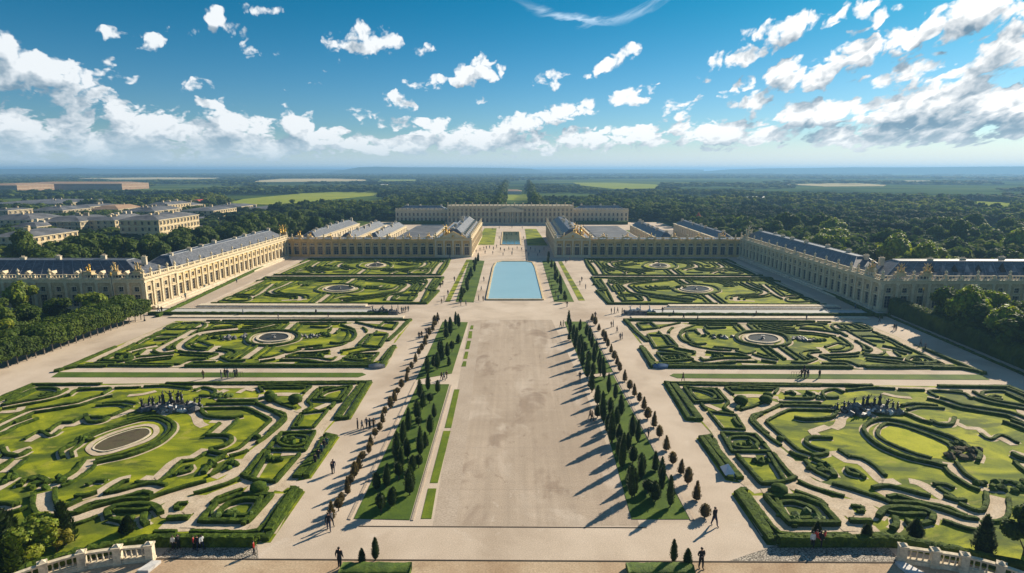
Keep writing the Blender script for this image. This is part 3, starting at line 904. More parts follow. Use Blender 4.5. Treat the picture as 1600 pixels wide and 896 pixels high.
MIDP = dict(
    outline=[(122, 575), (82, 583), (275, 502), (645, 500), (617, 536), (604, 538), (621, 543), (602, 575)],
    paths=[
        ([(279, 504), (208, 534), (196, 541), (142, 566)], 1.9, S, C_, 1), ([(320, 507), (305, 516), (282, 529), (251, 546), (258, 551), (273, 549)], 1.5, S, C_, 1),
        ([(372, 514), (314, 521), (282, 540), (292, 549), (348, 553), (331, 562)], 1.3, S, C_, 1), ([(341, 541), (329, 550)], 1.2, S, C_, 0),
        ([(192, 567), (219, 561), (241, 559), (271, 556)], 1.3, S, C_, 1), ([(203, 551), (230, 544), (246, 541)], 1.1, S, C_, 1), ([(225, 555), (236, 546)], 1.2, S, C_, 1),
        ([(284, 504), (460, 504), (632, 503)], 1.2, C_, C_, 1), ([(459, 506), (446, 518)], 1.4, C_, C_, 1), ([(418, 536), (404, 547), (384, 561)], 1.5, C_, C_, 1),
        ([(310, 524), (350, 518), (398, 515), (431, 508)], 1.1, S, C_, 1), ([(540, 507), (562, 516), (561, 529), (540, 542), (499, 549), (463, 551), (431, 560), (405, 564)], 1.6, S, C_, 1),
        ([(548, 506), (581, 515), (570, 529), (557, 542), (525, 549), (524, 556), (506, 558)], 1.5, S, C_, 1), ([(581, 515), (611, 519), (600, 542)], 1.3, C_, C_, 0),
        ([(630, 503), (619, 519), (604, 541), (585, 564)], 1.8, C_, C_, 1), ([(536, 556), (521, 566), (482, 562), (440, 562)], 1.3, S, C_, 1), ([(548, 556), (575, 551), (597, 549)], 1.2, S, C_, 1),
        ([(525, 513), (523, 518), (518, 522)], 1.3, S, C_, 1), ([(465, 547), (482, 545), (504, 543)], .9, S, C_, 1), ([(130, 570), (280, 573), (300, 566), (340, 565)], 1.1, S, C_, 1), ([(360, 571), (460, 568)], 1.0, S, C_, 0),
        ([(560, 504), (600, 506), (622, 504)], 1.0, S, C_, 0),
    ],
    hedges=[
        ([(386, 534), (396, 523), (425, 518), (455, 519), (468, 525), (462, 534), (430, 541), (398, 540)], 1.4, .9, S, True),
        ([(164, 564), (180, 556), (200, 556), (206, 562), (190, 566)], 1.2, .9, S, True), ([(262, 515), (275, 507), (318, 506), (312, 514)], 1.0, .8, S, True), ([(335, 508), (355, 506), (375, 508)], 1.2, .8, S, C_),
        ([(560, 541), (575, 525), (606, 524), (594, 544)], 1.0, .8, C_, True), ([(590, 513), (600, 505), (622, 506), (614, 516)], .9, .8, C_, True), ([(536, 562), (552, 555), (592, 553), (580, 567)], .9, .9, C_, True), ([(552, 561), (566, 557), (582, 559), (570, 564)], .9, .8, S, True),
        ([(530, 516), (548, 518), (556, 524), (548, 534), (528, 538), (516, 537)], 1.1, .9, S, C_), ([(236, 528), (256, 524), (280, 524)], 1.0, .8, S, C_), ([(240, 533), (262, 531), (276, 529)], .9, .8, S, C_),
        ([(214, 538), (232, 528), (250, 522)], 1.0, .8, S, C_), ([(296, 539), (312, 535), (332, 541)], 1.2, .8, S, C_), ([(470, 566), (520, 570), (590, 570)], 1.1, .9, S, C_), ([(135, 571), (220, 573), (270, 573)], 1.3, .9, S, C_),
        ([(300, 572), (380, 571), (440, 573)], 1.3, .8, S, C_), ([(485, 512), (510, 513), (516, 509)], .9, .8, S, C_), ([(606, 534), (624, 518), (638, 503)], 1.7, .8, C_, C_), ([(596, 570), (608, 558), (614, 545)], 1.7, .8, C_, C_),
        ([(345, 560), (362, 566), (384, 565)], 1.0, .8, S, C_), ([(440, 548), (452, 552), (470, 547)], .8, .7, S, C_),
    ],
    rings=[([(397, 533), (402, 525), (424, 520), (448, 521), (458, 526), (452, 533), (430, 537), (408, 538)], 1.4, 0)],
    beds=[(488, 527, 1.8, M_rock), (505, 525, 1.5, M_hedge), (374, 528, 1.8, M_rock), (340, 530, 1.6, M_hedge), (358, 531, 1.3, M_rock), (500, 557, 1.0, M_hedge), (190, 561, 1.2, M_hedge), (560, 560, 1.2, M_hedge)],
)
FARP = dict(
    outline=[(325, 476), (414, 434), (695, 434), (682, 452), (672, 454), (688, 455), (668, 476)],
    paths=[
        ([(415, 437), (372, 456), (334, 473)], 1.7, S, C_, 1), ([(555, 436), (539, 445)], 1.3, C_, C_, 1), ([(518, 458), (497, 474)], 1.5, C_, C_, 1),
        ([(457, 441), (440, 449), (423, 456), (432, 461), (468, 464), (468, 470)], 1.2, S, C_, 1), ([(428, 444), (416, 453), (405, 461), (392, 467)], 1.2, S, C_, 1),
        ([(578, 437), (610, 440), (639, 445), (633, 452), (623, 458), (568, 466), (534, 470)], 1.4, S, C_, 1), ([(673, 436), (662, 453), (652, 472)], 1.7, C_, C_, 1),
        ([(607, 470), (613, 463), (632, 462), (650, 461)], 1.1, S, C_, 1), ([(570, 449), (590, 450), (598, 447)], 1.0, S, C_, 1), ([(420, 437), (540, 437), (668, 437)], 1.0, C_, C_, 1),
        ([(350, 466), (372, 462), (396, 464)], 1.1, S, C_, 1), ([(384, 455), (400, 450), (412, 447)], .9, S, C_, 1), ([(440, 470), (480, 468)], .9, S, C_, 0), ([(640, 440), (656, 442), (664, 446)], 1.0, S, C_, 1),
        ([(470, 446), (492, 440), (520, 439)], .9, S, C_, 1),
    ],
    hedges=[([(494, 455), (504, 447), (530, 444), (552, 446), (566, 451), (556, 457), (520, 460)], 1.3, .8, S, True), ([(350, 470), (364, 464), (390, 465), (386, 471)], 1.0, .8, S, True), ([(614, 470), (624, 463), (652, 463), (644, 471)], 1.0, .8, C_, True),
            ([(642, 455), (652, 444), (668, 442), (658, 456)], 1.0, .8, C_, True), ([(400, 440), (424, 437), (446, 438)], 1.0, .8, S, C_), ([(592, 454), (612, 452), (620, 448)], 1.0, .8, S, C_), ([(520, 467), (540, 462), (560, 463)], 1.0, .8, S, C_),
            ([(664, 474), (676, 460), (682, 457)], 1.6, .8, C_, C_), ([(674, 450), (684, 438)], 1.6, .8, C_, C_)],
    rings=[([(505, 453), (512, 448), (532, 446), (552, 448), (558, 452), (545, 456), (520, 457)], 1.3, 0)],
    beds=[(556, 449, 1.3, M_hedge), (574, 451, 1.0, M_hedge), (684, 445, 1.0, M_hedge), (672, 452, 1.0, M_hedge), (480, 447, 1.2, M_hedge), (660, 440, 1.0, M_hedge_fresh)],
)
FARTHEST = dict(
    outline=[(424, 431), (482, 405), (705, 405), (700, 417), (690, 431)],
    paths=[
        ([(486, 407), (456, 419), (434, 429)], 1.6, S, C_, 1), ([(500, 410), (489, 417), (498, 420), (514, 422), (530, 418)], 1.2, S, C_, 1), ([(560, 429), (571, 421)], 1.4, C_, C_, 1), ([(588, 406), (592, 411)], 1.2, C_, C_, 1),
        ([(560, 409), (536, 412), (530, 417), (548, 422)], 1.2, S, C_, 1), ([(640, 407), (664, 411), (655, 419), (620, 423), (600, 422)], 1.3, S, C_, 1), ([(694, 407), (684, 419), (678, 429)], 1.5, C_, C_, 1),
        ([(612, 428), (628, 424), (644, 427)], 1.1, S, C_, 1), ([(490, 407), (590, 407), (690, 407)], .9, C_, C_, 1), ([(465, 424), (480, 420), (505, 427)], 1.0, S, C_, 1), ([(625, 412), (640, 414), (650, 412)], .9, S, C_, 1), ([(660, 424), (676, 419)], .9, S, C_, 1),
    ],
    hedges=[([(560, 417), (566, 411), (590, 409), (608, 412), (612, 417), (600, 421), (574, 421)], 1.2, .8, S, True), ([(458, 427), (476, 423), (495, 424), (484, 428)], 1.0, .8, S, True), ([(640, 428), (650, 422), (670, 421), (664, 428)], 1.0, .8, S, True),
            ([(510, 413), (525, 408), (545, 408)], 1.0, .8, S, C_), ([(660, 412), (672, 408), (684, 409)], 1.0, .8, S, C_), ([(520, 426), (545, 426)], 1.0, .8, S, C_)],
    rings=[([(571, 416), (576, 412), (590, 411), (601, 413), (602, 416), (590, 419), (578, 419)], 1.2, 0)],
    beds=[(620, 409, 1.4, M_hedge), (640, 410, 1.0, M_hedge), (540, 416, 1.0, M_hedge), (690, 410, 1.2, M_hedge), (512, 416, 1.0, M_hedge)],
)
parterre('large hedged parterre left of the esplanade, nearest the terrace, round a gravel-rimmed oval', mirror=False, **NEAR)
near_r = dict(NEAR)
near_r['rings'] = []
near_r['paths'] = [p for p in NEAR['paths'] if p[0][0] not in ((330, 658),)] + [([(328, 664), (352, 672), (340, 684)], 1.3, C_, C_, 'L')]
near_r['panels'] = [([(139, 703), (144, 694), (162, 684), (185, 675), (210, 666), (232, 662), (246, 668), (248, 679), (230, 690), (200, 702), (170, 711), (150, 713)], M_lawn_bright)]
near_r['hedges'] = NEAR['hedges'][:1] + NEAR['hedges'][2:] + [([(136, 706), (142, 692), (162, 682), (185, 673), (212, 664), (238, 660), (250, 668), (250, 680), (230, 692), (200, 704), (170, 713)], .8, .6, S, C_)]
near_r['beds'] = NEAR['beds'] + [(124, 711, 1.5, M_bed), (116, 700, 1.2, M_bed)]
parterre('large hedged parterre right of the esplanade, nearest the terrace, round a grass oval', mirror=True, **near_r)
parterre('second hedged parterre on the left, between the grass strip and the long channel', mirror=False, **MIDP)
parterre('second hedged parterre on the right, between the grass strip and the long channel', mirror=True, **MIDP)
parterre('third hedged parterre on the left, behind the long channel and beside the pool', mirror=False, **FARP)
parterre('third hedged parterre on the right, behind the long channel and beside the pool', mirror=True, **FARP)
parterre('farthest and shallowest hedged parterre on the left, before the low palace front', mirror=False, **FARTHEST)
parterre('farthest and shallowest hedged parterre on the right, before the low palace front', mirror=True, **FARTHEST)


# ---- round basins in the parterres
def basin(label, pts, mirror, jet=False):
    def W(pts): return [(2 * AX - x, y) if mirror else (x, y) for x, y in [G2(p) for p in pts]]
    L = smooth_line(W(pts), True, .5)
    cx = sum(p.x for p in L) / len(L); cy = sum(p.y for p in L) / len(L)
    root = empty('round_bed' if jet else 'fountain_basin', (cx, cy, 0)); tag(root, label, 'flower bed' if jet else 'fountain', None if jet else 'fountain basins in the parterres')
    mb = MB((cx, cy, 0)); mb.poly([(p.x, p.y) for p in L], .03, .16); mb.build('soil' if jet else 'water', M_bed if jet else M_water_dark, root)
    mb = MB((cx, cy, 0))
    N_ = normals(L, True); n = len(L); vs = []
    for p, q in zip(L, N_):
        rw = .12 if jet else .28
        for (o, z) in ((-rw, .03), (-rw, .34 - .14 * jet), (rw, .34 - .14 * jet), (rw, .03)):
            vs.append((p.x + q.x * o, p.y + q.y * o, z))
    mb.add(vs, [(4 * i + k, 4 * ((i + 1) % n) + k, 4 * ((i + 1) % n) + (k + 1) % 4, 4 * i + (k + 1) % 4) for i in range(n) for k in range(4)])
    mb.build('stone_rim', M_stone_pale, root)
    if jet: return root
    mb = MB((cx, cy, 0)); mb.lathe((cx, cy, .16), [(.55, 0), (.4, .15), (.16, .3), (.14, .55), (.5, .68), (.52, .74), (.1, .76)], 12); mb.build('jet_bowl', M_rock, root)
    return root


basin('large oval bed of dark earth ringed by gravel in the nearest left parterre', [(146, 703), (152, 695), (168, 686), (190, 678), (212, 672), (228, 671), (235, 675), (233, 681), (220, 689), (198, 698), (178, 704), (163, 707)], False, True)
OV = [(402, 531), (408, 525), (425, 522), (446, 523), (453, 527), (448, 532), (430, 535), (412, 535)]
basin('round dark fountain basin in the second left parterre', OV, False)
basin('round dark fountain basin in the second right parterre', OV, True)
OV = [(509, 453), (515, 449), (532, 447), (549, 449), (554, 452), (543, 455), (522, 456)]
basin('round dark fountain basin in the third left parterre', OV, False)
basin('round dark fountain basin in the third right parterre', OV, True)
OV = [(574, 416), (580, 413), (590, 412), (599, 414), (600, 416), (590, 418), (580, 418)]
basin('small round fountain basin in the farthest left parterre', OV, False)
basin('small round fountain basin in the farthest right parterre', OV, True)


# ---- grass strips, channels and steps between the parterres
def strip(name, label, cat, pts, z0, z1, m, mirror=False, group=None, kind=None):
    w = pix(pts)
    if mirror: w = [(2 * AX - x, y) for x, y in w]
    c = (sum(p[0] for p in w) / len(w), sum(p[1] for p in w) / len(w), 0)
    mb = MB(c); mb.poly(w, z0, z1); o = mb.build(name, m, None, loc=c)
    if kind: tag(o, kind=kind)
    else: tag(o, label, cat, group)
    return o


for mir, side in ((False, 'left'), (True, 'right')):
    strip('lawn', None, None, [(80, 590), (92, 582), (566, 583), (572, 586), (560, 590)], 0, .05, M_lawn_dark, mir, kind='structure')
    # low stone terraces either side of the long channel
    c = G(450, 490)
    sx = -1 if not mir else 1
    def X(px, py):
        x, y = G2((px, py)); return (2 * AX - x if mir else x)
    def bar(mb, pa, pb, ya, yb, z0, z1):
        mb.box(X(pa, ya), X(pb, ya), G(808, yb)[1], G(808, ya)[1], z0, z1)
    org = (X(430, 482), G(808, 482)[1], 0)
    root = empty('terrace_step', org); tag(root, 'long pale stone step behind the channel on the %s side' % side, 'step', 'stone steps along the channels')
    mb = MB(org); bar(mb, 313, 574, 477.5, 480.5, 0, .45); mb.build('tread', M_stone_pale, root)
    mb = MB(org); bar(mb, 308, 580, 480.7, 482.2, 0, .22); mb.build('plinth', M_rock, root)  # dark strip standing in for the shadow at the foot of the step
    org = (X(430, 488), G(808, 488)[1], 0)
    root = empty('water_channel', org); tag(root, 'long shallow water channel in front of the third %s parterre' % side, 'channel', 'long water channels')
    mb = MB(org); bar(mb, 248, 596, 484.6, 490.0, 0, .12); mb.build('water', M_water_pale, root)
    mb = MB(org); bar(mb, 246, 598, 483.7, 484.4, 0, .3); bar(mb, 246, 598, 490.2, 491.2, 0, .26); mb.build('kerb', M_stone_pale, root)
    mb = MB(org)
    hy = G(808, 493)[1]
    hedge_mesh(mb, straight_line([(X(230, 493), hy), (X(606, 493), hy)], False, .8), 1.0, .8)
    tag(mb.build('low_hedge', M_hedge, None, True, loc=org), 'low straight hedge between the channel and the second %s parterre' % side, 'hedge')
    org = (X(430, 497), G(808, 497)[1], 0)
    root = empty('terrace_step', org); tag(root, 'long pale stone step in front of the channel hedge on the %s side' % side, 'step', 'stone steps along the channels')
    mb = MB(org); bar(mb, 268, 632, 495.0, 498.2, 0, .3); mb.build('tread', M_stone_pale, root)
    # hedge along the outer road and gravel walks by the palace wings
    for (a, b, lab) in (((440, 404), (246, 496), 'long low hedge edging the walk below the %s palace wing' % side),):
        pa, pb = (X(*a), G2(a)[1]), (X(*b), G2(b)[1])
        mb = MB(org); hedge_mesh(mb, straight_line([pa, pb], False, 1.0), 1.0, .8)
        tag(mb.build('low_hedge', M_hedge, None, True, loc=org), lab, 'hedge')
    strip('stone_path', None, None, [(452, 404), (470, 404), (330, 470), (302, 482), (262, 496), (244, 496)], 0, .006, M_margin, mir, kind='structure')

# central lawn strips
LS = {
    'l1': [(692, 503), (731, 504), (706, 584), (650, 594)], 'l2': [(653, 601), (702, 601), (640, 813), (553, 811)],
    'r1': [(882, 503), (915, 503), (957, 582), (914, 586)], 'r2': [(925, 591), (958, 586), (1077, 812), (987, 812)],
}
for k, v in LS.items():
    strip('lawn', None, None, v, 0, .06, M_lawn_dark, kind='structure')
for v in ([(710, 609), (718, 609), (705, 669), (695, 669)], [(693, 674), (704, 674), (684, 755), (672, 755)], [(669, 764), (682, 764), (674, 811), (658, 811)],
          [(736, 509), (740, 509), (739, 515), (734, 515)], [(733, 518), (738, 518), (737, 529), (731, 529)], [(730, 533), (736, 533), (733, 546), (727, 546)], [(727, 550), (732, 550), (730, 561), (724, 561)], [(724, 565), (729, 565), (728, 573), (721, 573)]):
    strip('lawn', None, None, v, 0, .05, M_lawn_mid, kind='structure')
for v in ([(648, 597), (650, 596), (548, 813), (543, 812)], [(916, 501), (919, 501), (1085, 814), (1079, 814)], [(642, 814), (646, 814), (706, 602), (704, 602)]):
    strip('stone_kerb', None, None, v, 0, .09, M_margin, kind='structure')

# strips beside the pool
for v, m in (([(734, 406), (757, 408), (740, 473), (712, 472)], M_lawn_dark), ([(729, 406), (734, 406), (703, 472), (695, 472)], M_lawn), ([(847, 408), (866, 408), (897, 472), (866, 472)], M_lawn_dark), ([(872, 409), (878, 409), (914, 470), (904, 470)], M_lawn),
             ([(757, 357), (776, 357), (772, 383), (742, 383)], M_lawn), ([(820, 358), (838, 358), (856, 384), (824, 384)], M_lawn)):
    strip('lawn', None, None, v, 0, .05, m, kind='structure')


def pool(label, pts, rimw, m, z=.12):
    w = pix(pts); c = (sum(p[0] for p in w) / len(w), sum(p[1] for p in w) / len(w), 0)
    root = empty('pool', c); tag(root, label, 'pool')
    mb = MB(c); mb.poly(w, 0.0, z); mb.build('water', m, root)
    L = straight_line(w, True, 1.0); N_ = normals(L, True); n = len(L); vs = []
    mb = MB(c)
    for p, q in zip(L, N_):
        for (o, zz) in ((-rimw, 0), (-rimw, z + .22), (.05, z + .22), (.05, 0)): vs.append((p.x + q.x * -o, p.y + q.y * -o, zz))
    mb.add(vs, [(4 * i + k, 4 * ((i + 1) % n) + k, 4 * ((i + 1) % n) + (k + 1) % 4, 4 * i + (k + 1) % 4) for i in range(n) for k in range(4)])
    mb.build('stone_coping', M_stone, root)


pool('wide blue reflecting pool with rounded far corners at the head of the esplanade', [(762, 469), (772, 418), (776, 411), (784, 409.5), (822, 409.5), (831, 411), (835, 418), (848, 469)], .55, M_water, .2)
pool('small dark green pool beyond the blue pool, between two flower lawns', [(784, 383), (786, 363), (811, 363), (813, 383)], .6, M_water_green)
# ------------------------------------------------------------------ palace
def win_mesh(w, h, arched=False, mull=1, trans=2):
    """a window: stone surround standing proud, timber frame with glazing bars, and its pane; local x along the wall, y outwards"""
    mb = MB()
    mb.cur = 0
    s = .16
    mb.box(-w / 2 - s, -w / 2, -.05, .10, -.0, h + s); mb.box(w / 2, w / 2 + s, -.05, .10, 0, h + s); mb.box(-w / 2, w / 2, -.05, .10, h, h + s)
    mb.box(-w / 2 - s - .08, w / 2 + s + .08, -.05, .18, -.16, -.003)
    if arched: mb.box(-w / 2 - s - .1, w / 2 + s + .1, -.05, .26, h + s + .003, h + s + .2)
    mb.cur = 1
    f = .07
    mb.box(-w / 2, -w / 2 + f, -.28, -.18, 0, h); mb.box(w / 2 - f, w / 2, -.28, -.18, 0, h)
    mb.box(-w / 2 + f, w / 2 - f, -.28, -.18, h - f, h); mb.box(-w / 2 + f, w / 2 - f, -.28, -.18, 0, f)
    for i in range(mull):
        x = -w / 2 + w * (i + 1) / (mull + 1); mb.box(x - .03, x + .03, -.28, -.19, f, h - f)
    for i in range(trans):
        z = h * (i + 1) / (trans + 1); mb.box(-w / 2 + f, w / 2 - f, -.275, -.195, z - .025, z + .025)
    fr = mb.mesh('window', [M_trim, M_frame])
    mb = MB(); mb.box(-w / 2, w / 2, -.34, -.30, 0, h); pn = mb.mesh('pane', M_glass)
    return fr, pn


def facade_wall(mb, L, H, n, tiers, depth=.45, plinth=.9, corn=1.1):
    """masonry of one side with real openings: piers between bays, spandrels over and under the windows. local frame."""
    bay = L / n
    wmax = max(t[2] for t in tiers)
    mb.box(0, L, -depth, 0, 0, plinth)
    for i in range(n + 1):
        x0 = 0 if i == 0 else (i - .5) * bay + wmax / 2
        x1 = L if i == n else (i + .5) * bay - wmax / 2
        mb.box(x0, x1, -depth, 0, plinth, H)
    for i in range(n):
        c = (i + .5) * bay
        z = plinth
        for (z0, z1, w) in tiers:
            mb.box(c - wmax / 2, c + wmax / 2, -depth, 0, z, z0)
            if w < wmax:
                mb.box(c - wmax / 2, c - w / 2, -depth, 0, z0, z1); mb.box(c + w / 2, c + wmax / 2, -depth, 0, z0, z1)
            z = z1
        mb.box(c - wmax / 2, c + wmax / 2, -depth, 0, z, H)


def facade_trim(mb, L, H, n, pil=.7, plinth=.9, double=False, every=1):
    bay = L / n
    mb.box(-.12, L + .12, .002, .16, 0, plinth - .12); mb.box(-.2, L + .2, .002, .26, plinth - .118, plinth + .06)
    zc = H - 1.15
    for i in range(0, n + 1, every):
        x = min(max(i * bay, pil / 2), L - pil / 2)
        xs = (x - .45, x + .45) if double and 0 < i < n else (x,)
        for q in xs:
            mb.box(q - pil / 2, q + pil / 2, .002, .30, plinth + .063, zc - .36)
            mb.box(q - pil / 2 - .1, q + pil / 2 + .1, .002, .42, zc - .357, zc - .003)
            mb.box(q - pil / 2 - .08, q + pil / 2 + .08, .004, .38, plinth + .065, plinth + .3)
    mb.box(-.2, L + .2, .002, .28, zc, zc + .42)
    mb.box(-.15, L + .15, .002, .20, zc + .423, zc + .80)
    mb.box(-.35, L + .35, .002, .48, zc + .803, zc + .98); mb.box(-.5, L + .5, .002, .66, zc + .983, zc + 1.15)


def balustrade_on(mb, L, H, n):
    """roof balustrade: plinth, rail, dies over each pier and small balusters"""
    bay = L / n
    mb.box(0, L, -.42, -.12, H + .003, H + .22); mb.box(-.03, L + .03, -.46, -.08, H + .95, H + 1.12)
    for i in range(n + 1):
        x = min(max(i * bay, .35), L - .35); mb.box(x - .35, x + .35, -.50, -.04, H + .004, H + 1.2)
    for i in range(n):
        k = 4
        for j in range(k):
            x = (i + (j + .9) / (k + .8)) * bay
            mb.box(x - .09, x + .09, -.36, -.18, H + .223, H + .947)


URN = None


def urn_mesh():
    mb = MB(); mb.box(-.3, .3, -.3, .3, 0, .25)
    mb.lathe((0, 0, .25), [(.16, 0), (.12, .15), (.34, .45), (.42, .8), (.36, .95), (.14, 1.02), (.18, 1.15), (.05, 1.4)], 8)
    return mb.mesh('urn', M_trim)


URN = urn_mesh()


def palace_block(label, x0, x1, y0, y1, H, sides, tiers, roof='hip', rh=3.5, bay=4.0, mats=None, name='palace_wing', urns=True, double=False, group=None, cat='palace wing', arched=True, dormers=0, doors=(), inset=1.0, base_z=0.0, every=1, balus=True, dormer_side='S', seams=True, ridge_end=1.0):
    wall_m, trim_m, roof_m = mats
    org = ((x0 + x1) / 2, (y0 + y1) / 2, base_z)
    root = empty(name, org); tag(root, label, cat, group)
    fr = {}
    d = .45
    core = MB(org)
    ix0 = x0 + (d if 'W' in sides else 0); ix1 = x1 - (d if 'E' in sides else 0); iy0 = y0 + (d if 'S' in sides else 0)
    core.box(ix0 + .002, ix1 - .002, iy0 + .002, y1, 0, H - .01)
    core.build('inner_wall', wall_m, root)
    wall = MB(org); trim = MB(org); bal = MB(org)
    for s in sides:
        if s == 'S': T = Matrix.Translation((x0, y0, 0)); L = x1 - x0; rz = 0
        elif s == 'E': T = Matrix.Translation((x1, y0, 0)) @ Matrix.Rotation(math.pi / 2, 4, 'Z'); L = y1 - y0; rz = math.pi / 2
        else: T = Matrix.Translation((x0, y1, 0)) @ Matrix.Rotation(-math.pi / 2, 4, 'Z'); L = y1 - y0; rz = -math.pi / 2
        # local y must point outwards: outward is -y in the drawing frame
        F = T @ Matrix.Scale(-1, 4, (0, 1, 0))
        n = max(2, round(L / bay))
        for mb in (wall, trim, bal): mb.T = F
        facade_wall(wall, L, H, n, tiers); facade_trim(trim, L, H, n, double=double, every=every)
        if balus: balustrade_on(bal, L, H, n)
        b = L / n
        for ti, (z0, z1, w) in enumerate(tiers):
            key = (z1 - z0, w, ti)
            if key not in fr: fr[key] = win_mesh(w, z1 - z0, arched and ti == 0, 1, 3 if z1 - z0 > 2.2 else 1)
            for i in range(n):
                p = F @ Vector(((i + .5) * b, 0, z0))
                o = link('window', fr[key][0], root, (p.x - org[0], p.y - org[1], z0), rz)
                o.scale = (1, -1, 1)
                pn = link('pane', fr[key][1], o)
        if urns and balus:
            st = 1 if n < 16 else 2
            for i in range(0, n + 1, st):
                x = min(max(i * b, .35), L - .35); p = F @ Vector((x, -.27, H + 1.2)); link('urn', URN, root, (p.x - org[0], p.y - org[1], H + 1.2), rz)
    for mb in (wall, trim, bal): mb.T = None
    wall.build('wall', wall_m, root); trim.build('cornice_and_pilasters', trim_m, root)
    if bal.v: bal.build('balustrade', trim_m, root)
    # roof
    mb = MB(org); X0, X1, Y0, Y1 = x0 + inset, x1 - inset, y0 + inset, y1 - inset * .4
    mb.box(x0 + .5, x1 - .5, y0 + .5, y1 - .1, H - .008, H + .06)
    mb.build('gutter', M_lead, root)
    z = H + .07
    long_x = (X1 - X0) > (Y1 - Y0)
    if roof == 'hip':
        mb = MB(org)
        if long_x:
            m_ = (Y0 + Y1) / 2; e = (Y1 - Y0) / 2 * ridge_end; fl = (Y1 - Y0) * .12
            R_ = [(X0 + e, m_ - fl, z + rh), (X1 - e, m_ - fl, z + rh), (X1 - e, m_ + fl, z + rh), (X0 + e, m_ + fl, z + rh)]
        else:
            m_ = (X0 + X1) / 2; e = (X1 - X0) / 2 * ridge_end; fl = (X1 - X0) * .12
            R_ = [(m_ - fl, Y0 + e, z + rh), (m_ + fl, Y0 + e, z + rh), (m_ + fl, Y1 - e, z + rh), (m_ - fl, Y1 - e, z + rh)]
        B_ = [(X0, Y0, z), (X1, Y0, z), (X1, Y1, z), (X0, Y1, z)]
        mb.add(B_ + R_, [(3, 2, 1, 0), (4, 5, 6, 7), (0, 1, 5, 4), (1, 2, 6, 5), (2, 3, 7, 6), (3, 0, 4, 7)])
        rf = mb.build('roof', roof_m, root)
        # lead rolls: ridge cap and hips, plus raised seams down the slopes
        mb = MB(org)
        for a, b_ in ((4, 5), (5, 6), (6, 7), (7, 4)):
            V = B_ + R_; mb.tube(V[a], V[b_], .14, .14, 5)
        for a, b_ in ((0, 4), (1, 5), (2, 6), (3, 7)):
            V = B_ + R_; mb.tube(V[a], V[b_], .12, .12, 5)
        if seams:
            k = int(((X1 - X0) if long_x else (Y1 - Y0)) / 3.2)
            for i in range(1, k):
                t = i / k
                for (a, b_, c, dd) in ((0, 1, 4, 5), (1, 2, 5, 6), (3, 0, 7, 4)):
                    horiz = (a, b_) == (0, 1)
                    if horiz != long_x and not (not long_x and not horiz): continue
                    if long_x and not horiz: continue
                    V = B_ + R_
                    p = Vector(V[a]).lerp(Vector(V[b_]), t); q = Vector(V[c]).lerp(Vector(V[dd]), t)
                    mb.tube(p, q, .06, .06, 4)
        mb.build('ridge_lead', M_lead, rf)
        Lr = (X1 - X0) if long_x else (Y1 - Y0); rg = random.Random(int(abs(x0) * 7 + y0)); ym = (Y0 + Y1) / 2; xm = (X0 + X1) / 2
        for i in range(int(Lr / 11)):
            t = (i + rg.uniform(.35, .65)) / int(Lr / 11); s_ = rg.choice((-1, 1)) * rg.uniform(.5, 1.2); hh_ = z + rh + rg.uniform(.3, 1.1)
            mb = MB(org)
            if long_x: cx_, cy_2 = X0 + Lr * t, ym + s_
            else: cx_, cy_2 = xm + s_, Y0 + Lr * t
            mb.box(cx_ - .7, cx_ + .7, cy_2 - .4, cy_2 + .4, z + rh * .6, hh_); mb.box(cx_ - .8, cx_ + .8, cy_2 - .5, cy_2 + .5, hh_ + .002, hh_ + .18)
            for q in (-.4, 0, .4): mb.cyl((cx_ + q, cy_2), .12, .1, hh_ + .182, hh_ + .6, 6)
            mb.build('chimney', M_stone_pale, rf)
        if dormers:
            for i in range(dormers):
                t = (i + .7) / (dormers + .4)
                if dormer_side == 'S':
                    cx = X0 + (X1 - X0) * t; cy = Y0 + 1.2; rot = 0
                elif dormer_side == 'E': cx = X1 - 1.2; cy = Y0 + (Y1 - Y0) * t; rot = math.pi / 2
                else: cx = X0 + 1.2; cy = Y0 + (Y1 - Y0) * t; rot = -math.pi / 2
                m2 = MB(); m2.cur = 0
                m2.box(-.55, .55, -.6, 1.8, 0, 1.3); m2.add([(-.75, -.75, 1.3), (.75, -.75, 1.3), (0, -.75, 1.95), (-.75, 1.9, 1.3), (.75, 1.9, 1.3), (0, 1.9, 1.95)], [(0, 1, 2), (3, 5, 4), (0, 2, 5, 3), (1, 4, 5, 2), (0, 3, 4, 1)])
                m2.cur = 1; m2.box(-.35, .35, -.63, -.605, .25, 1.15)
                link('dormer', m2.mesh('dormer', [trim_m, M_glass]), root, (cx - org[0], cy - org[1], z - .1), rot)
    elif roof == 'barrel':
        mb = MB(org); k = 10
        pr = [(math.cos(math.pi * i / k), math.sin(math.pi * i / k)) for i in range(k + 1)]
        if long_x:
            pts = [((Y0 + Y1) / 2 - c * (Y1 - Y0) / 2, z + s_ * rh) for c, s_ in pr]; vs = [(X0, a, b_) for a, b_ in pts] + [(X1, a, b_) for a, b_ in pts]
        else:
            pts = [((X0 + X1) / 2 - c * (X1 - X0) / 2, z + s_ * rh) for c, s_ in pr]; vs = [(a, Y0, b_) for a, b_ in pts] + [(a, Y1, b_) for a, b_ in pts]
        n = k + 1
        mb.add(vs, [(i, i + 1, n + i + 1, n + i) for i in range(k)] + [tuple(range(n)), tuple(range(2 * n - 1, n - 1, -1))])
        rf = mb.build('roof', roof_m, root)
        mb = MB(org); kk = int(((X1 - X0) if long_x else (Y1 - Y0)) / 5)
        for i in range(kk + 1):
            for j in range(k):
                t = i / kk
                a = Vector(vs[j]).lerp(Vector(vs[n + j]), t); b_ = Vector(vs[j + 1]).lerp(Vector(vs[n + j + 1]), t); mb.tube(a, b_, .12, .12, 4)
        mb.build('roof_rib', M_lead, rf)
    else:
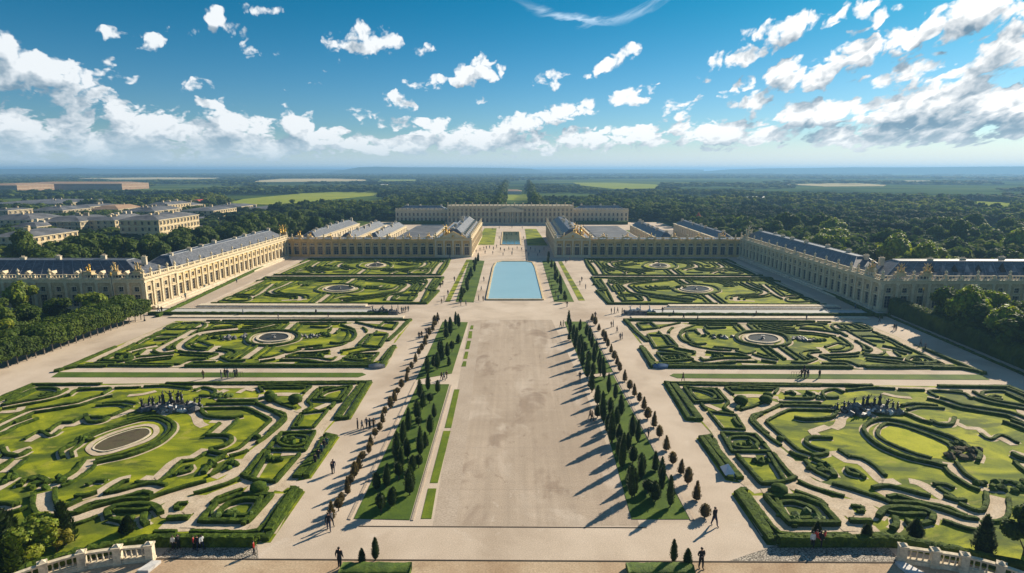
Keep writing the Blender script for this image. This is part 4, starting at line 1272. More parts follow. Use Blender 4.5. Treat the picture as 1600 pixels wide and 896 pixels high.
        mb = MB(org); mb.box(X0, X1, Y0, Y1, z, z + .25); rf = mb.build('roof', roof_m, root)
    return root


WARM = (M_stone, M_trim, M_slate); PALE = (M_stone_pale, M_trim, M_slate); GOLD = (M_stone_gold, M_trim, M_slate)
M_court = material('court_setts', [(.16, .14, .12), (.24, .215, .18)], .3, 6, .95, fine=2.0)
T1 = [(1.2, 4.7, 1.8), (5.6, 7.0, 1.4)]
XL, XR = -106.5, 103.0
YN = G2((228, 486))[1]; YF = G2((437, 401))[1]
HB = 9.0
palace_block('near left palace pavilion with a long slate roof, behind the leafy grove', XL - 90, XL, YN, YN + 17, HB + .4, ['S', 'E'], T1, rh=4.2, bay=4.4, mats=(M_wall_shade, M_trim, M_slate), name='palace_pavilion', cat='palace pavilion', group='corner pavilions', dormers=12)
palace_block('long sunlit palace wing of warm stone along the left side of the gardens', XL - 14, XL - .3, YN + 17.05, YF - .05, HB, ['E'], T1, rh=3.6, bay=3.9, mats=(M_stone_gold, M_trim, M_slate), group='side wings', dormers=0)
palace_block('near right palace pavilion in shade with dark pointed dormers, beside the clipped trees', XR, XR + 90, YN, YN + 17, HB + .4, ['S', 'W'], T1, rh=4.2, bay=4.4, mats=(M_wall_shade, M_trim, M_slate), name='palace_pavilion', cat='palace pavilion', group='corner pavilions', dormers=0)
palace_block('long shaded palace wing along the right side of the gardens, with a tall plinth', XR + .3, XR + 14, YN + 17.05, YF - .05, HB, ['W'], T1, rh=3.6, bay=3.9, mats=(M_wall_shade, M_trim, M_slate), group='side wings')
# pointed dark dormers on the right pavilion
rp = [o for o in bpy.data.objects if o.name.startswith('palace_pavilion') and 'right' in o['label']][0]
for i in range(9):
    mb = MB(); h = 2.6 if i % 3 else 3.2
    mb.box(-.8, .8, -.2, 1.2, 0, .7); mb.add([(-1.0, -.3, .7), (1.0, -.3, .7), (1.0, 1.6, .7), (-1.0, 1.6, .7), (0, .7, .7 + h)], [(0, 1, 4), (1, 2, 4), (2, 3, 4), (3, 0, 4), (3, 2, 1, 0)])
    link('dormer', mb.mesh('dormer', M_zinc if i % 2 else M_dark), rp, (-29 + i * 3.4, -17 / 2 + 3.4, HB + .9))
TM = [(.95, 4.7, 2.15), (5.2, 6.1, 1.7)]
HM = 7.9
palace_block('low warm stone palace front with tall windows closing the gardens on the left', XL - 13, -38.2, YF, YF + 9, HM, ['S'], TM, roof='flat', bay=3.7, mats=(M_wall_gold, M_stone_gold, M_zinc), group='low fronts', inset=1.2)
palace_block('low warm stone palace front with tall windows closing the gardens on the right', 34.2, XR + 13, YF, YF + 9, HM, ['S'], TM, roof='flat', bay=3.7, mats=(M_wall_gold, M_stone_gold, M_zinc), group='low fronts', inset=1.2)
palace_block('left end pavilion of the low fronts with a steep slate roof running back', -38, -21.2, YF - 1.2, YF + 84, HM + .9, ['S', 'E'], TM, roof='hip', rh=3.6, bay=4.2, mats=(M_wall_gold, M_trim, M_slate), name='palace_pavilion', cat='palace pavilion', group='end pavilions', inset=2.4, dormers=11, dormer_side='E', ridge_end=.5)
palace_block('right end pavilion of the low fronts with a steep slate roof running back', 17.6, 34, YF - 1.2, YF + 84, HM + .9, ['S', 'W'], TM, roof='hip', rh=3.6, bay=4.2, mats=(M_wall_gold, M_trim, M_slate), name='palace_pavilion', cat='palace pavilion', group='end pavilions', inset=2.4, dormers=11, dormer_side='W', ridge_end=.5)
for k_, (x0_, x1_) in enumerate(((-38, -21.2), (17.6, 34))):
    rt = [o for o in bpy.data.objects if o.get('group') == 'end pavilions' and ('left end' in o['label']) == (k_ == 0)][0]
    og = tuple(rt.location); yf = YF - 1.2; zt = HM + .9
    mb = MB(og); xc = (x0_ + x1_) / 2
    mb.add([(x0_ + 2.2, yf - .5, zt + .003), (x1_ - 2.2, yf - .5, zt + .003), (xc, yf - .5, zt + 3.1), (x0_ + 2.2, yf + 1.4, zt + .003), (x1_ - 2.2, yf + 1.4, zt + .003), (xc, yf + 1.4, zt + 3.1)], [(0, 1, 2), (3, 5, 4), (0, 2, 5, 3), (1, 4, 5, 2), (0, 3, 4, 1)])
    pd = mb.build('pediment', M_trim, rt)
    mb = MB(og)
    for a, b_ in (((x0_ + 2.0, yf - .62, zt + .1), (xc, yf - .62, zt + 3.2)), ((x1_ - 2.0, yf - .62, zt + .1), (xc, yf - .62, zt + 3.2)), ((x0_ + 2.0, yf - .62, zt + .1), (x1_ - 2.0, yf - .62, zt + .1))): mb.tube(a, b_, .13, .13, 5)
    mb.lathe((xc, yf - .6, zt + 1.0), [(.05, -.6), (.5, -.3), (.6, 0), (.5, .3), (.05, .6)], 10)
    mb.build('gilded_trim', M_gold, pd)
# court ranges behind the fronts
n_ = 0
for (xa, xb, ya, yb, h, rf, rh, lab) in (
    (-106, -97, 12, 92, 7.6, 'hip', 2.2, 'outermost grey-roofed range in the left court behind the low front'), (-87, -79, 11, 86, 7.2, 'hip', 2.2, 'dark grey ridged range in the middle of the left court'),
    (-74, -66, 11, 80, 7.2, 'hip', 2.2, 'dark grey ridged range in the left court nearest its flat-roofed hall'), (-60, -42, 16, 80, 7.0, 'flat', 1, 'pale flat-roofed hall beside the left end pavilion'),
    (96, 105, 12, 92, 7.6, 'hip', 2.2, 'outermost grey-roofed range in the right court behind the low front'), (68, 77, 11, 84, 7.4, 'hip', 2.4, 'steep blue-grey range in the middle of the right court'),
    (38, 60, 16, 78, 7.0, 'flat', 1, 'pale flat-roofed hall beside the right end pavilion')):
    palace_block(lab, xa, xb, YF + ya, YF + yb, h, ['S', 'E' if xa < 0 else 'W'], [(1.0, 3.4, 1.2)], roof=rf, rh=rh, bay=5.0, mats=(M_stone_pale, M_trim, M_slate if rf == 'hip' else M_townroof), name='court_building', cat='building', urns=False, arched=False, balus=False, group='court ranges')
for (xa, xb) in ((XL - 10, -38.3), (34.3, XR + 10)):
    flat('court_paving', [(xa, YF + 9.1), (xb, YF + 9.1), (xb, YF + 128), (xa, YF + 128)], 0, .01, M_court)
    flat('lawn', [(xa + 30 * (xa < 0), YF + 100), (xb - 30 * (xa > 0), YF + 100), (xb - 30 * (xa > 0), YF + 126), (xa + 30 * (xa < 0), YF + 126)], .011, .05, M_lawn_dark)
for (x0_, x1_, lab) in ((-90, -54, 'dark clipped hedge block before the left rear side wing'), (44, 82, 'dark clipped hedge block before the right rear side wing')):
    y_ = G2((808, 350))[1] - 3; c = ((x0_ + x1_) / 2, y_, 0); mb = MB(c); hedge_mesh(mb, straight_line([(x0_, y_), (x1_, y_)], False, 1.5), 5, 2.4, rough=.2); tag(mb.build('clipped_hedge', M_hedge, None, loc=c), lab, 'hedge')
# the great rear palace
YB = G2((808, 350))[1]
palace_block('tall central rear palace with arcaded front and pale attic, closing the far court', -52, 42, YB, YB + 16, 13.2, ['S'], [(1.0, 4.2, 1.7), (5.6, 8.4, 1.4), (9.6, 10.9, 1.2)], roof='flat', bay=3.1, mats=(M_wall_shade, M_trim, M_stone_pale), name='rear_palace', cat='palace', inset=1.5, double=False)
palace_block('left blue-roofed side wing of the rear palace', -92, -52.3, YB + 6, YB + 18, 10.0, ['S'], [(1.0, 4.0, 1.3), (5.4, 7.6, 1.2)], roof='hip', rh=2.6, bay=3.1, mats=(M_stone_pale, M_trim, M_zinc), group='rear side wings', urns=False)
palace_block('right blue-roofed side wing of the rear palace', 42.3, 84, YB + 6, YB + 18, 10.0, ['S'], [(1.0, 4.0, 1.3), (5.4, 7.6, 1.2)], roof='hip', rh=2.6, bay=3.1, mats=(M_stone_pale, M_trim, M_zinc), group='rear side wings', urns=False)
# portico on the rear palace
c = (-5, YB - 1.6, 0); root = empty('portico', c); tag(root, 'columned entrance portico in the middle of the rear palace front', 'portico')
for i in range(6):
    mb = MB(c); mb.lathe((-14 + i * 3.6, YB - 1.6, 0), [(.55, 0), (.55, .3), (.42, .35), (.36, 8.2), (.55, 8.6), (.55, 8.9)], 10); mb.build('column', M_trim, root)
mb = MB(c); mb.box(-15, 5, YB - 2.4, YB - .7, 8.9, 10.2); mb.build('entablature', M_trim, root)
mb = MB(c); mb.add([(-15.3, YB - 2.5, 10.2), (5.3, YB - 2.5, 10.2), (-5, YB - 2.5, 13), (-15.3, YB - .7, 10.2), (5.3, YB - .7, 10.2), (-5, YB - .7, 13)], [(0, 1, 2), (3, 5, 4), (0, 2, 5, 3), (1, 4, 5, 2), (0, 3, 4, 1)]); mb.build('pediment', M_trim, root)

# stepped plinth walls at the foot of the wings
for sx, xx, lab in ((-1, XL + .5, 'low stone plinth terrace along the foot of the left wing'), (1, XR - .5, 'low stone plinth terrace along the foot of the right wing')):
    c = (xx, YN + 60, 0); root = empty('plinth_terrace', c); tag(root, lab, 'terrace')
    mb = MB(c); mb.box(xx, xx - sx * 1.6, YN + 2, YF - 4, 0, .5); mb.build('lower_step', M_stone_pale, root)
    mb = MB(c); mb.box(xx, xx - sx * .8, YN + 2.1, YF - 4.1, .5, 1.0); mb.build('upper_step', M_stone_pale, root)


# ---- statues
def figure(mb, base, h, lean=0.0, arm=1, rot=0.0, seed=0, horse=False):
    """draped standing figure, arms out, as carved groups on roofs and fountains show"""
    s = h / 2.0
    ca, sa = math.cos(rot), math.sin(rot)
    def P(x, y, z): return (base[0] + (x * ca - y * sa) * s, base[1] + (x * sa + y * ca) * s, base[2] + z * s)
    mb.tube(P(0, 0, 0), P(lean * .3, 0, .95), .30 * s, .21 * s, 8); mb.tube(P(lean * .3, 0, .93), P(lean, 0, 1.55), .20 * s, .26 * s, 8)
    mb.tube(P(lean, 0, 1.52), P(lean, 0, 1.68), .10 * s, .08 * s, 6)
    blob(mb, P(lean, 0, 1.82), (.14 * s, .14 * s, .17 * s), 1, .1, seed)
    mb.tube(P(lean - .22, 0, 1.5), P(lean - .5, .1, 1.2 + .5 * (arm > 1)), .08 * s, .06 * s, 5); mb.tube(P(lean - .5, .1, 1.2 + .5 * (arm > 1)), P(lean - .62, .2, 1.5 + .5 * (arm > 1)), .06 * s, .045 * s, 5)
    mb.tube(P(lean + .22, 0, 1.5), P(lean + .5, -.05, 1.65), .08 * s, .06 * s, 5); mb.tube(P(lean + .5, -.05, 1.65), P(lean + .62, -.1, 2.05 if arm else 1.3), .06 * s, .045 * s, 5)
    mb.tube(P(-.2, .05, .9), P(.35, -.2, .1), .12 * s, .2 * s, 6)


def statue_group(label, x, y, z, h, m, n=3, spread=1.2, name='roof_statue', cat='statue', ped=1.2, group=None, spire=0.0):
    root = empty(name, (x, y, z)); tag(root, label, cat, group)
    mb = MB(); w = spread * .8 + .6
    mb.box(-w, w, -w * .7, w * .7, 0, ped * .25); mb.box(-w * .85, w * .85, -w * .58, w * .58, ped * .25 + .002, ped * .85); mb.box(-w * .95, w * .95, -w * .66, w * .66, ped * .85 + .002, ped)
    mb.build('pedestal', M_stone, root)
    for i in range(n):
        mb = MB(); dx = (i - (n - 1) / 2) * spread * .75
        hh = h if i == n // 2 else h * .68
        figure(mb, (dx, random.uniform(-.2, .2), ped), hh, (i - (n - 1) / 2) * .15, 2 if i == n // 2 else 1, random.uniform(-.5, .5), i)
        mb.build('figure', m, root, True)
    if spire:
        mb = MB(); mb.lathe((0, 0, ped), [(.5, 0), (.3, .4), (.22, spire * .5), (.4, spire * .55), (.12, spire * .62), (.1, spire)], 8); mb.build('finial', m, root)
    return root


statue_group('gilded statue group on the roof corner where the left wing meets the low front', XL - 3, YF + 2, HM + 1.2, 4.4, M_gold, 3, 1.5, spire=3.5)
statue_group('small gilded trophy on the parapet of the left low front, near the corner', XL + 5, YF + .8, HM + 1.1, 2.2, M_gold, 2, 1.2, ped=.8)
statue_group('tall gilded statue group on the left end pavilion', -33, YF + 1.5, HM + 1.0, 4.8, M_gold, 3, 1.5, spire=4.0)
statue_group('tall gilded statue group on the right end pavilion', 29, YF + 1.5, HM + 1.0, 4.6, M_gold, 4, 1.5)
statue_group('second gilded group set back on the right end pavilion', 28, YF + 12, HM + 2.2, 3.4, M_gold, 3, 1.3)
statue_group('stone statue group on the roof corner where the right wing meets the low front', XR + 3, YF - 3, HM + 1.6, 4.2, M_trim, 3, 1.5, spire=3.0)
statue_group('gilded crest on the parapet at the right end of the low right front', XR - 8, YF + .8, HM + 1.1, 2.0, M_gold, 4, 1.3, ped=.7)
for i, (dx, dy, lab) in enumerate(((-2.2, 1.4, 'gilded stone trophy at the very corner of the near left pavilion roof'), (-8.5, .9, 'gilded stone trophy second from the corner on the near left pavilion roof'), (-16, .9, 'small gilded finial statue further along the near left pavilion roof'))):
    statue_group(lab, XL + dx, YN + dy, HB + 1.4, 2.6 - .5 * (i == 2), M_gold if i == 2 else M_stone_gold, 3 - (i == 2), 1.0, ped=1.0)
for i, (dx, dy, lab) in enumerate(((1.6, 8, 'stone and gilt trophy on the side parapet of the near right pavilion'), (5.6, 1.0, 'large gilt trophy near the corner of the near right pavilion roof'), (13.0, 1.0, 'broad gilt urn group along the front parapet of the near right pavilion'))):
    statue_group(lab, XR + dx, YN + dy, HB + 1.4, 2.6, M_stone_gold, 3, 1.0, ped=1.0)
statue_group('slender gilded finial on the ridge of the near right pavilion', XR + 50, YN + 9, HB + 4.4, 2.2, M_gold, 1, .6, ped=.9, spire=4.5)

for i in range(7):
    statue_group('small gilded parapet trophy on the left low front, %s' % ('nearest the corner', 'second from the corner', 'third from the corner', 'fourth from the corner', 'fifth from the corner', 'sixth from the corner', 'last before the end pavilion')[i], XL + 10 + i * 9.2, YF + .8, HM + 1.1, 1.7 - .1 * (i % 3), M_gold, 2, .9, ped=.5, group='small trophies on the left low front')
for i in range(5):
    statue_group('small gilded parapet trophy on the right low front, %s' % ('nearest the end pavilion', 'second from the end pavilion', 'third from the end pavilion', 'fourth from the end pavilion', 'last before the gilded crest')[i], 40 + i * 11, YF + .8, HM + 1.1, 1.6, M_gold, 2, .9, ped=.5, group='small trophies on the right low front')
# ------------------------------------------------------------------ trees
def leaf_cloud(mb, centers, n, size, flat_=.5, rng=None):
    """many small leaf sprays through the crown's volume, heavier at its skin"""
    rng = rng or random
    vs = []; fs = []
    for k in range(n):
        (cx, cy, cz, rx, ry, rz) = centers[k % len(centers)]
        while True:
            v = Vector((rng.gauss(0, 1), rng.gauss(0, 1), rng.gauss(0, 1)))
            if v.length > .01: break
        v.normalize()
        r = rng.uniform(.72, 1.06)
        p = Vector((cx + v.x * rx * r, cy + v.y * ry * r, cz + v.z * rz * r))
        nrm = (v + Vector((rng.gauss(0, .32), rng.gauss(0, .32), rng.gauss(0, .32) + .25))).normalized()
        a = nrm.orthogonal().normalized(); a.rotate(Matrix.Rotation(rng.uniform(0, 6.28), 3, nrm)); b = nrm.cross(a)
        s = size * rng.uniform(.6, 1.35)
        i = len(vs)
        for (u, w_) in ((-1, -.5), (0, -.75), (1, -.3), (.6, .7), (-.5, .8)):
            q = p + a * (u * s) + b * (w_ * s) + nrm * (rng.uniform(-.25, .25) * s); vs.append(q[:])
        fs.append((i, i + 1, i + 2, i + 3, i + 4))
    mb.add(vs, fs)


def tree_protos(kind, count, h, r, leaves, lsize, m_leaf, m_bark, trunk_h, seed, lobes=9, squash=.8):
    rng = random.Random(seed); out = []
    for c in range(count):
        mb = MB()
        cen = []
        ch = h - trunk_h
        for i in range(lobes):
            a = rng.uniform(0, 6.28); d = rng.uniform(.1, .72) * r
            z = trunk_h + ch * rng.uniform(.25, .80)
            k = math.sin(min(1, max(0.0, (z - trunk_h) / ch)) * math.pi) * .35 + .65
            rr = r * rng.uniform(.34, .56) * k
            cen.append((math.cos(a) * d, math.sin(a) * d, z, rr, rr, rr * squash))
        cen.append((0, 0, trunk_h + ch * .72, r * .5, r * .5, ch * .28))
        for q in cen:
            blob(mb, q[:3], (q[3] * .78, q[4] * .78, q[5] * .78), 1, .3, seed=rng.random() * 9)
        leaf_cloud(mb, cen, leaves, lsize, rng=rng)
        crown = mb.mesh('crown', m_leaf)
        mb = MB()
        mb.tube((0, 0, -.05), (rng.uniform(-.1, .1), 0, trunk_h + ch * .35), h * .022 + .06, h * .012 + .03, 7)
        for i in range(4):
            q = cen[i]; mb.tube((0, 0, trunk_h * .9), (q[0] * .8, q[1] * .8, q[2]), h * .010 + .03, .03, 5)
        trunk = mb.mesh('trunk', m_bark)
        out.append((crown, trunk))
    return out


def place_tree(proto, x, y, s, rz, name, label, group, cat='tree', z=0.0, sz=None):
    root = empty(name, (x, y, z), rz)
    root.scale = (s, s, sz or s * random.uniform(.85, 1.18))
    if cat in ('conifer', 'topiary'): root.rotation_euler = (random.gauss(0, .03), random.gauss(0, .03), rz); root.scale = (s * random.uniform(.82, 1.15), s * random.uniform(.82, 1.15), s * random.uniform(.8, 1.2))
    tag(root, label, cat, group)
    link('crown', proto[0], root); link('trunk', proto[1], root)
    return root


# clipped conifers: tall and pointed, rounded cone, ball-headed
def conifer_proto(h, r, shape, seed, leaves=420, m=None):
    rng = random.Random(seed); mb = MB()
    prof = {'spire': [(0.03, .06), (.62, .12), (1, .30), (.92, .5), (.62, .75), (.28, .92), (.02, 1.0)], 'cone': [(.05, .08), (1, .12), (.86, .35), (.55, .65), (.25, .88), (.02, 1.0)],
            'drop': [(.05, .12), (.75, .16), (1, .38), (.95, .6), (.65, .85), (.05, 1.0)], 'ball': [(.05, .28), (.8, .34), (1, .6), (.8, .88), (.05, 1.0)]}[shape]
    n = 11; vs = []
    if m is None and r > .9: r *= .66
    for rr, z in prof:
        for i in range(n):
            a = 6.2832 * i / n; k = 1 + .22 * mnoise.noise(Vector((math.cos(a) * 2 + seed, math.sin(a) * 2, z * 5)))
            vs.append((math.cos(a) * r * rr * .86 * k, math.sin(a) * r * rr * .86 * k, z * h))
    mb.add(vs, [(k * n + i, k * n + (i + 1) % n, (k + 1) * n + (i + 1) % n, (k + 1) * n + i) for k in range(len(prof) - 1) for i in range(n)])
    for k in range(leaves):
        t = rng.uniform(0, 1); z = prof[0][1] + (1 - prof[0][1]) * t
        for j in range(len(prof) - 1):
            if prof[j][1] <= z <= prof[j + 1][1]:
                f = (z - prof[j][1]) / (prof[j + 1][1] - prof[j][1]); rr = prof[j][0] + (prof[j + 1][0] - prof[j][0]) * f; break
        a = rng.uniform(0, 6.2832); q = r * rr * rng.uniform(.82, 1.12); s = r * rng.uniform(.10, .2)
        p = Vector((math.cos(a) * q, math.sin(a) * q, z * h)); up = Vector((math.cos(a) * .5, math.sin(a) * .5, rng.uniform(.3, 1.2))).normalized()
        side = Vector((-math.sin(a), math.cos(a), rng.uniform(-.4, .4)))
        mb.add([(p - side * s)[:], (p + side * s)[:], (p + up * s * 2.4)[:]], [(0, 1, 2)])
    cr = mb.mesh('crown', m or M_conifer)
    mb = MB(); mb.cyl((0, 0), r * .12 + .03, r * .1 + .03, -.03, h * .35, 6)
    return cr, mb.mesh('trunk', M_trunk)


SC = .84
CON = [conifer_proto(4.2, .95, 'spire', 1), conifer_proto(4.6, 1.0, 'drop', 2), conifer_proto(3.4, 1.05, 'drop', 3), conifer_proto(2.8, 1.0, 'cone', 4), conifer_proto(2.4, 1.0, 'ball', 5), conifer_proto(5.4, 1.05, 'spire', 6)]


def crop2(pts, ox, oy, k=2.154): return [(ox + x / k, oy + y / k) for x, y in pts]


LB = [(579, 282, 0), (612, 290, 2), (553, 310, 0), (560, 345, 2), (585, 325, 4), (533, 362, 1), (600, 374, 0), (512, 420, 5), (548, 400, 4), (585, 430, 1), (478, 535, 5), (535, 457, 2), (570, 472, 3), (510, 512, 1), (553, 502, 0), (525, 560, 2), (440, 608, 5), (505, 572, 4), (408, 617, 2), (525, 612, 0), (548, 542, 4), (458, 672, 2), (422, 692, 4), (488, 687, 4), (481, 582, 4), (518, 634, 2), (495, 468, 1), (470, 500, 3), (545, 380, 2), (567, 362, 3), (492, 545, 1)]
LT = [(655, 97, 1), (672, 62, 0), (683, 72, 1), (641, 107, 2), (628, 137, 1), (680, 122, 3), (660, 152, 4), (625, 182, 5), (645, 172, 2), (610, 212, 1), (662, 177, 4), (650, 197, 3), (600, 204, 2), (578, 228, 1), (640, 78, 2), (618, 158, 2), (668, 100, 2)]
for i, (x, y, k) in enumerate(LB + LT):
    if i % 6 == 5: continue
    w = G(400 + x / 2.154, 480 + y / 2.154)
    place_tree(CON[k], w.x, w.y, random.uniform(.72, .95), random.uniform(0, 6), 'conifer', 'dark clipped conifer on the grass strip left of the esplanade', 'conifers on the left grass strip', 'conifer')
RB = [(433, 292, 0), (455, 315, 1), (475, 367, 5), (395, 372, 2), (412, 377, 3), (440, 367, 1), (460, 402, 2), (430, 427, 2), (445, 460, 1), (490, 432, 5), (510, 445, 1), (530, 458, 0), (470, 512, 2), (515, 524, 2), (557, 512, 0), (503, 612, 0), (520, 640, 1), (543, 580, 0), (590, 552, 3), (580, 604, 4), (565, 628, 4), (608, 625, 1), (590, 655, 2), (640, 674, 5), (578, 712, 4), (546, 560, 2), (498, 490, 1), (468, 455, 0), (610, 590, 0)]
RT = [(310, 92, 1), (335, 82, 0), (340, 132, 2), (370, 122, 1), (352, 152, 2), (325, 172, 3), (385, 192, 5), (365, 187, 2), (405, 232, 1), (418, 244, 5), (350, 217, 3), (380, 232, 2), (370, 272, 3), (300, 112, 3), (320, 142, 2), (345, 112, 1), (390, 162, 1), (400, 205, 0), (360, 100, 0), (376, 140, 5)]
for i, (x, y, k) in enumerate(RB + RT):
    if i % 5 == 4: continue
    w = G(750 + x / 2.154, 480 + y / 2.154)
    place_tree(CON[k], w.x, w.y, random.uniform(.70, .92), random.uniform(0, 6), 'conifer', 'dark clipped conifer on the grass strip right of the esplanade', 'conifers on the right grass strip', 'conifer')
# the tall ones whose shadows fall over the esplanade, found from the tips of those shadows
SH = [(222, 85), (225, 110), (232, 139), (236, 167), (245, 200), (250, 234), (262, 277), (272, 328), (285, 375), (298, 443), (316, 520), (340, 622), (364, 735)]
hs = 4.4
for i, (x, y) in enumerate(SH):
    w = G(750 + x / 2.154, 480 + y / 2.154)
    L = hs / math.tan(SUN_EL)
    bx = w.x + L * math.sin(SUN_AZ); by = w.y + L * math.cos(SUN_AZ)
    place_tree(CON[5], bx, by, .82, i, 'conifer', 'dark clipped conifer on the grass strip right of the esplanade', 'conifers on the right grass strip', 'conifer')
# conifers beside the pool
for side, A, B in ((0, (745, 404), (722, 470)), (1, (857, 404), (884, 470))):
    for i in range(15):
        t = i / 14; px = A[0] + (B[0] - A[0]) * t ** 1.25; py = A[1] + (B[1] - A[1]) * t ** 1.25
        w = G(px + random.uniform(-3, 3), py + 3)
        place_tree(CON[(i * 2 + side) % 5], w.x, w.y, random.uniform(.75, .98), i, 'conifer', 'dark conifer on the grass bed %s of the blue pool' % ('left', 'right')[side], 'conifers %s of the pool' % ('left', 'right')[side], 'conifer')
# brown topiary rows
BR = [conifer_proto(2.4, .62, 'cone', 11, 260, M_brownleaf), conifer_proto(2.1, .66, 'drop', 12, 260, M_brownleaf), conifer_proto(1.9, .6, 'ball', 13, 240, M_brownleaf)]
RR = [(378, 48), (388, 62), (400, 80), (415, 104), (422, 118), (430, 136), (441, 155), (452, 177), (462, 196), (471, 218), (487, 250), (503, 278), (520, 300), (536, 320), (552, 345), (564, 376), (585, 404), (603, 440), (627, 482), (650, 528), (676, 562), (700, 596), (728, 650), (756, 708)]
for i, (x, y) in enumerate(RR):
    w = G(750 + x / 2.154, 480 + y / 2.154)
    place_tree(BR[i % 2], w.x, w.y, random.uniform(.78, 1.05), i, 'topiary', 'small brown-leaved clipped tree in the row along the right promenade', 'brown trees of the right row', 'topiary')
for i in range(31):
    t = (i / 30) ** 1.3
    px = 683 + (519 - 683) * t + random.uniform(-2, 2) * (1 + t); py = 502 + (812 - 502) * t
    w = G(px, py)
    place_tree(BR[i % 3], w.x, w.y, random.uniform(.68, .95), i, 'topiary', 'small brown-leaved clipped tree in the row along the left promenade', 'brown trees of the left row', 'topiary')

# cones and hedges at the very front
FC = [(566, 884, 1.9, .36, 'short clipped cone beside the front hedge left of the esplanade'), (587, 876, 2.6, .38, 'tall clipped cone beside the front hedge left of the esplanade'),
      (1052, 880, 2.7, .36, 'tall clipped cone beside the front hedge right of the esplanade'), (1074, 886, 2.0, .42, 'short clipped cone beside the front hedge right of the esplanade')]
for i, (px, py, h, r, lab) in enumerate(FC):
    w = G(px, py); p = conifer_proto(h, r, 'spire', 30 + i, 700); root = empty('conifer', (w.x, w.y, 0)); tag(root, lab, 'conifer', 'cones at the front')
    link('crown', p[0], root); link('trunk', p[1], root)
for (pa, pb, lab) in (((533, 896), (642, 896), 'low fresh green hedge at the front edge, left of the esplanade'), ((980, 896), (1083, 896), 'low fresh green hedge at the front edge, right of the esplanade')):
    a = G(*pa); b = G(*pb); mb = MB((a.x, a.y, 0)); hedge_mesh(mb, straight_line([(a.x, a.y), (b.x, b.y)], False, .3), 1.7, .75, rough=.06); tag(mb.build('front_hedge', M_hedge_fresh, None, True, loc=(a.x, a.y, 0)), lab, 'hedge')

# small lone shrubs along the front hedge of the parterres
for i, (px, py, h, r, lab) in enumerate(((431, 0, 0, 0, ''),)): pass
for i, (px, py, h, r, sh, lab) in enumerate((
        (103, 852, 5.0, 1.1, 'cone', 'pointed dark conifer beside the yellow-green tree at the left balustrade'), (1535, 868, 4.4, 1.0, 'cone', 'pointed dark conifer behind the right balustrade'),
        (200, 832, 1.8, .8, 'cone', 'small pointed shrub behind the left balustrade hedge'), (1430, 838, 1.9, .8, 'cone', 'small domed shrub behind the right balustrade hedge'),
        (1353, 846, 2.0, .5, 'drop', 'narrow upright shrub in the front hedge of the right parterre'), (1276, 838, 1.7, .5, 'cone', 'small shrub behind the group in red by the right parterre'),
        (4, 870, 5.2, 1.5, 'drop', 'broad dark conifer at the lower left edge'), (22, 900, 4.0, 1.2, 'cone', 'bright green conifer below the yellow-green tree'))):
    w = G(px, py); p = conifer_proto(h, r, sh, 50 + i, 900, M_leaf if 'bright' in lab else M_conifer); root = empty('conifer', (w.x, w.y, 0)); tag(root, lab, 'conifer' if h > 2.1 else 'shrub')
    link('crown', p[0], root); link('trunk', p[1], root)

# the round trees in front
gp = tree_protos('tree', 1, 5.2, 2.7, 5200, .17, M_leaf_lit, M_trunk, .6, 5, 9)[0]
w = G(62, 868); place_tree(gp, w.x, w.y, 1.0, .4, 'broadleaf_tree', 'round yellow-green tree beside the left balustrade', None)
gp2 = tree_protos('tree', 1, 3.0, 1.4, 2600, .15, M_leaf_gold, M_trunk, .3, 15, 6)[0]
w = G(90, 862); place_tree(gp2, w.x, w.y, 1.0, 1.4, 'shrub', 'golden leaved shrub growing against the round tree at the left balustrade', None, 'shrub')
gp3 = tree_protos('tree', 1, 5.4, 2.2, 4600, .17, M_leaf, M_trunk, .5, 6, 9)[0]
w = G(1600, 868); place_tree(gp3, w.x, w.y, 1.0, .4, 'broadleaf_tree', 'round green tree at the right edge beside the pointed conifer', None)

# clipped lime row on the left road and the hedge on the right
lp = []
for s in range(3):
    rng = random.Random(60 + s); mb = MB()
    cen = [(dx, dy, z, 1.7, 1.5, 1.15) for dx in (-1.0, 1.0) for dy in (-.9, .9) for z in (3.1, 4.5)]
    for q in cen: blob(mb, q[:3], (1.45, 1.3, .95), 1, .25, seed=rng.random() * 9)
    leaf_cloud(mb, cen, 1700, .24, rng=rng); cr = mb.mesh('crown', M_leaf)
    mb = MB(); mb.tube((0, 0, -.05), (0, 0, 3.4), .13, .09, 7); mb.tube((0, 0, 2.2), (.9, .5, 3.6), .06, .03, 5); mb.tube((0, 0, 2.2), (-.9, -.4, 3.6), .06, .03, 5); lp.append((cr, mb.mesh('trunk', M_trunk_pale)))
A = G(-30, 592); B = G(224, 500)
n = 22
for i in range(n):
    t = i / (n - 1)
    place_tree(lp[i % 3], A.x + (B.x - A.x) * t - .6, A.y + (B.y - A.y) * t, random.uniform(.94, 1.05), random.choice((0, math.pi)) + math.pi / 2, 'clipped_tree', 'clipped tree on a pale trunk in the row along the left road', 'clipped row on the left road')
    # second rank behind
    if i % 2 == 0: place_tree(lp[(i + 1) % 3], A.x + (B.x - A.x) * t - 4.6, A.y + (B.y - A.y) * t + 1.5, random.uniform(.95, 1.1), random.uniform(0, 6), 'clipped_tree', 'clipped tree in the second rank behind the left road row', 'second rank on the left road')
A = G(1386, 490); B = G(1640, 596)
c = ((A.x + B.x) / 2, (A.y + B.y) / 2, 0)
mb = MB(c); L = straight_line([(A.x + 1.8, A.y), (B.x + 1.8, B.y)], False, .8); hedge_mesh(mb, L, 3.0, 4.3, rough=.3)
cen = [(p.x + o, p.y, z, 1.5, 1.2, 1.1) for p in L[::2] for o in (0,) for z in (1.2, 2.6, 3.7)]
leaf_cloud(mb, cen, 16000, .20, rng=random.Random(3))
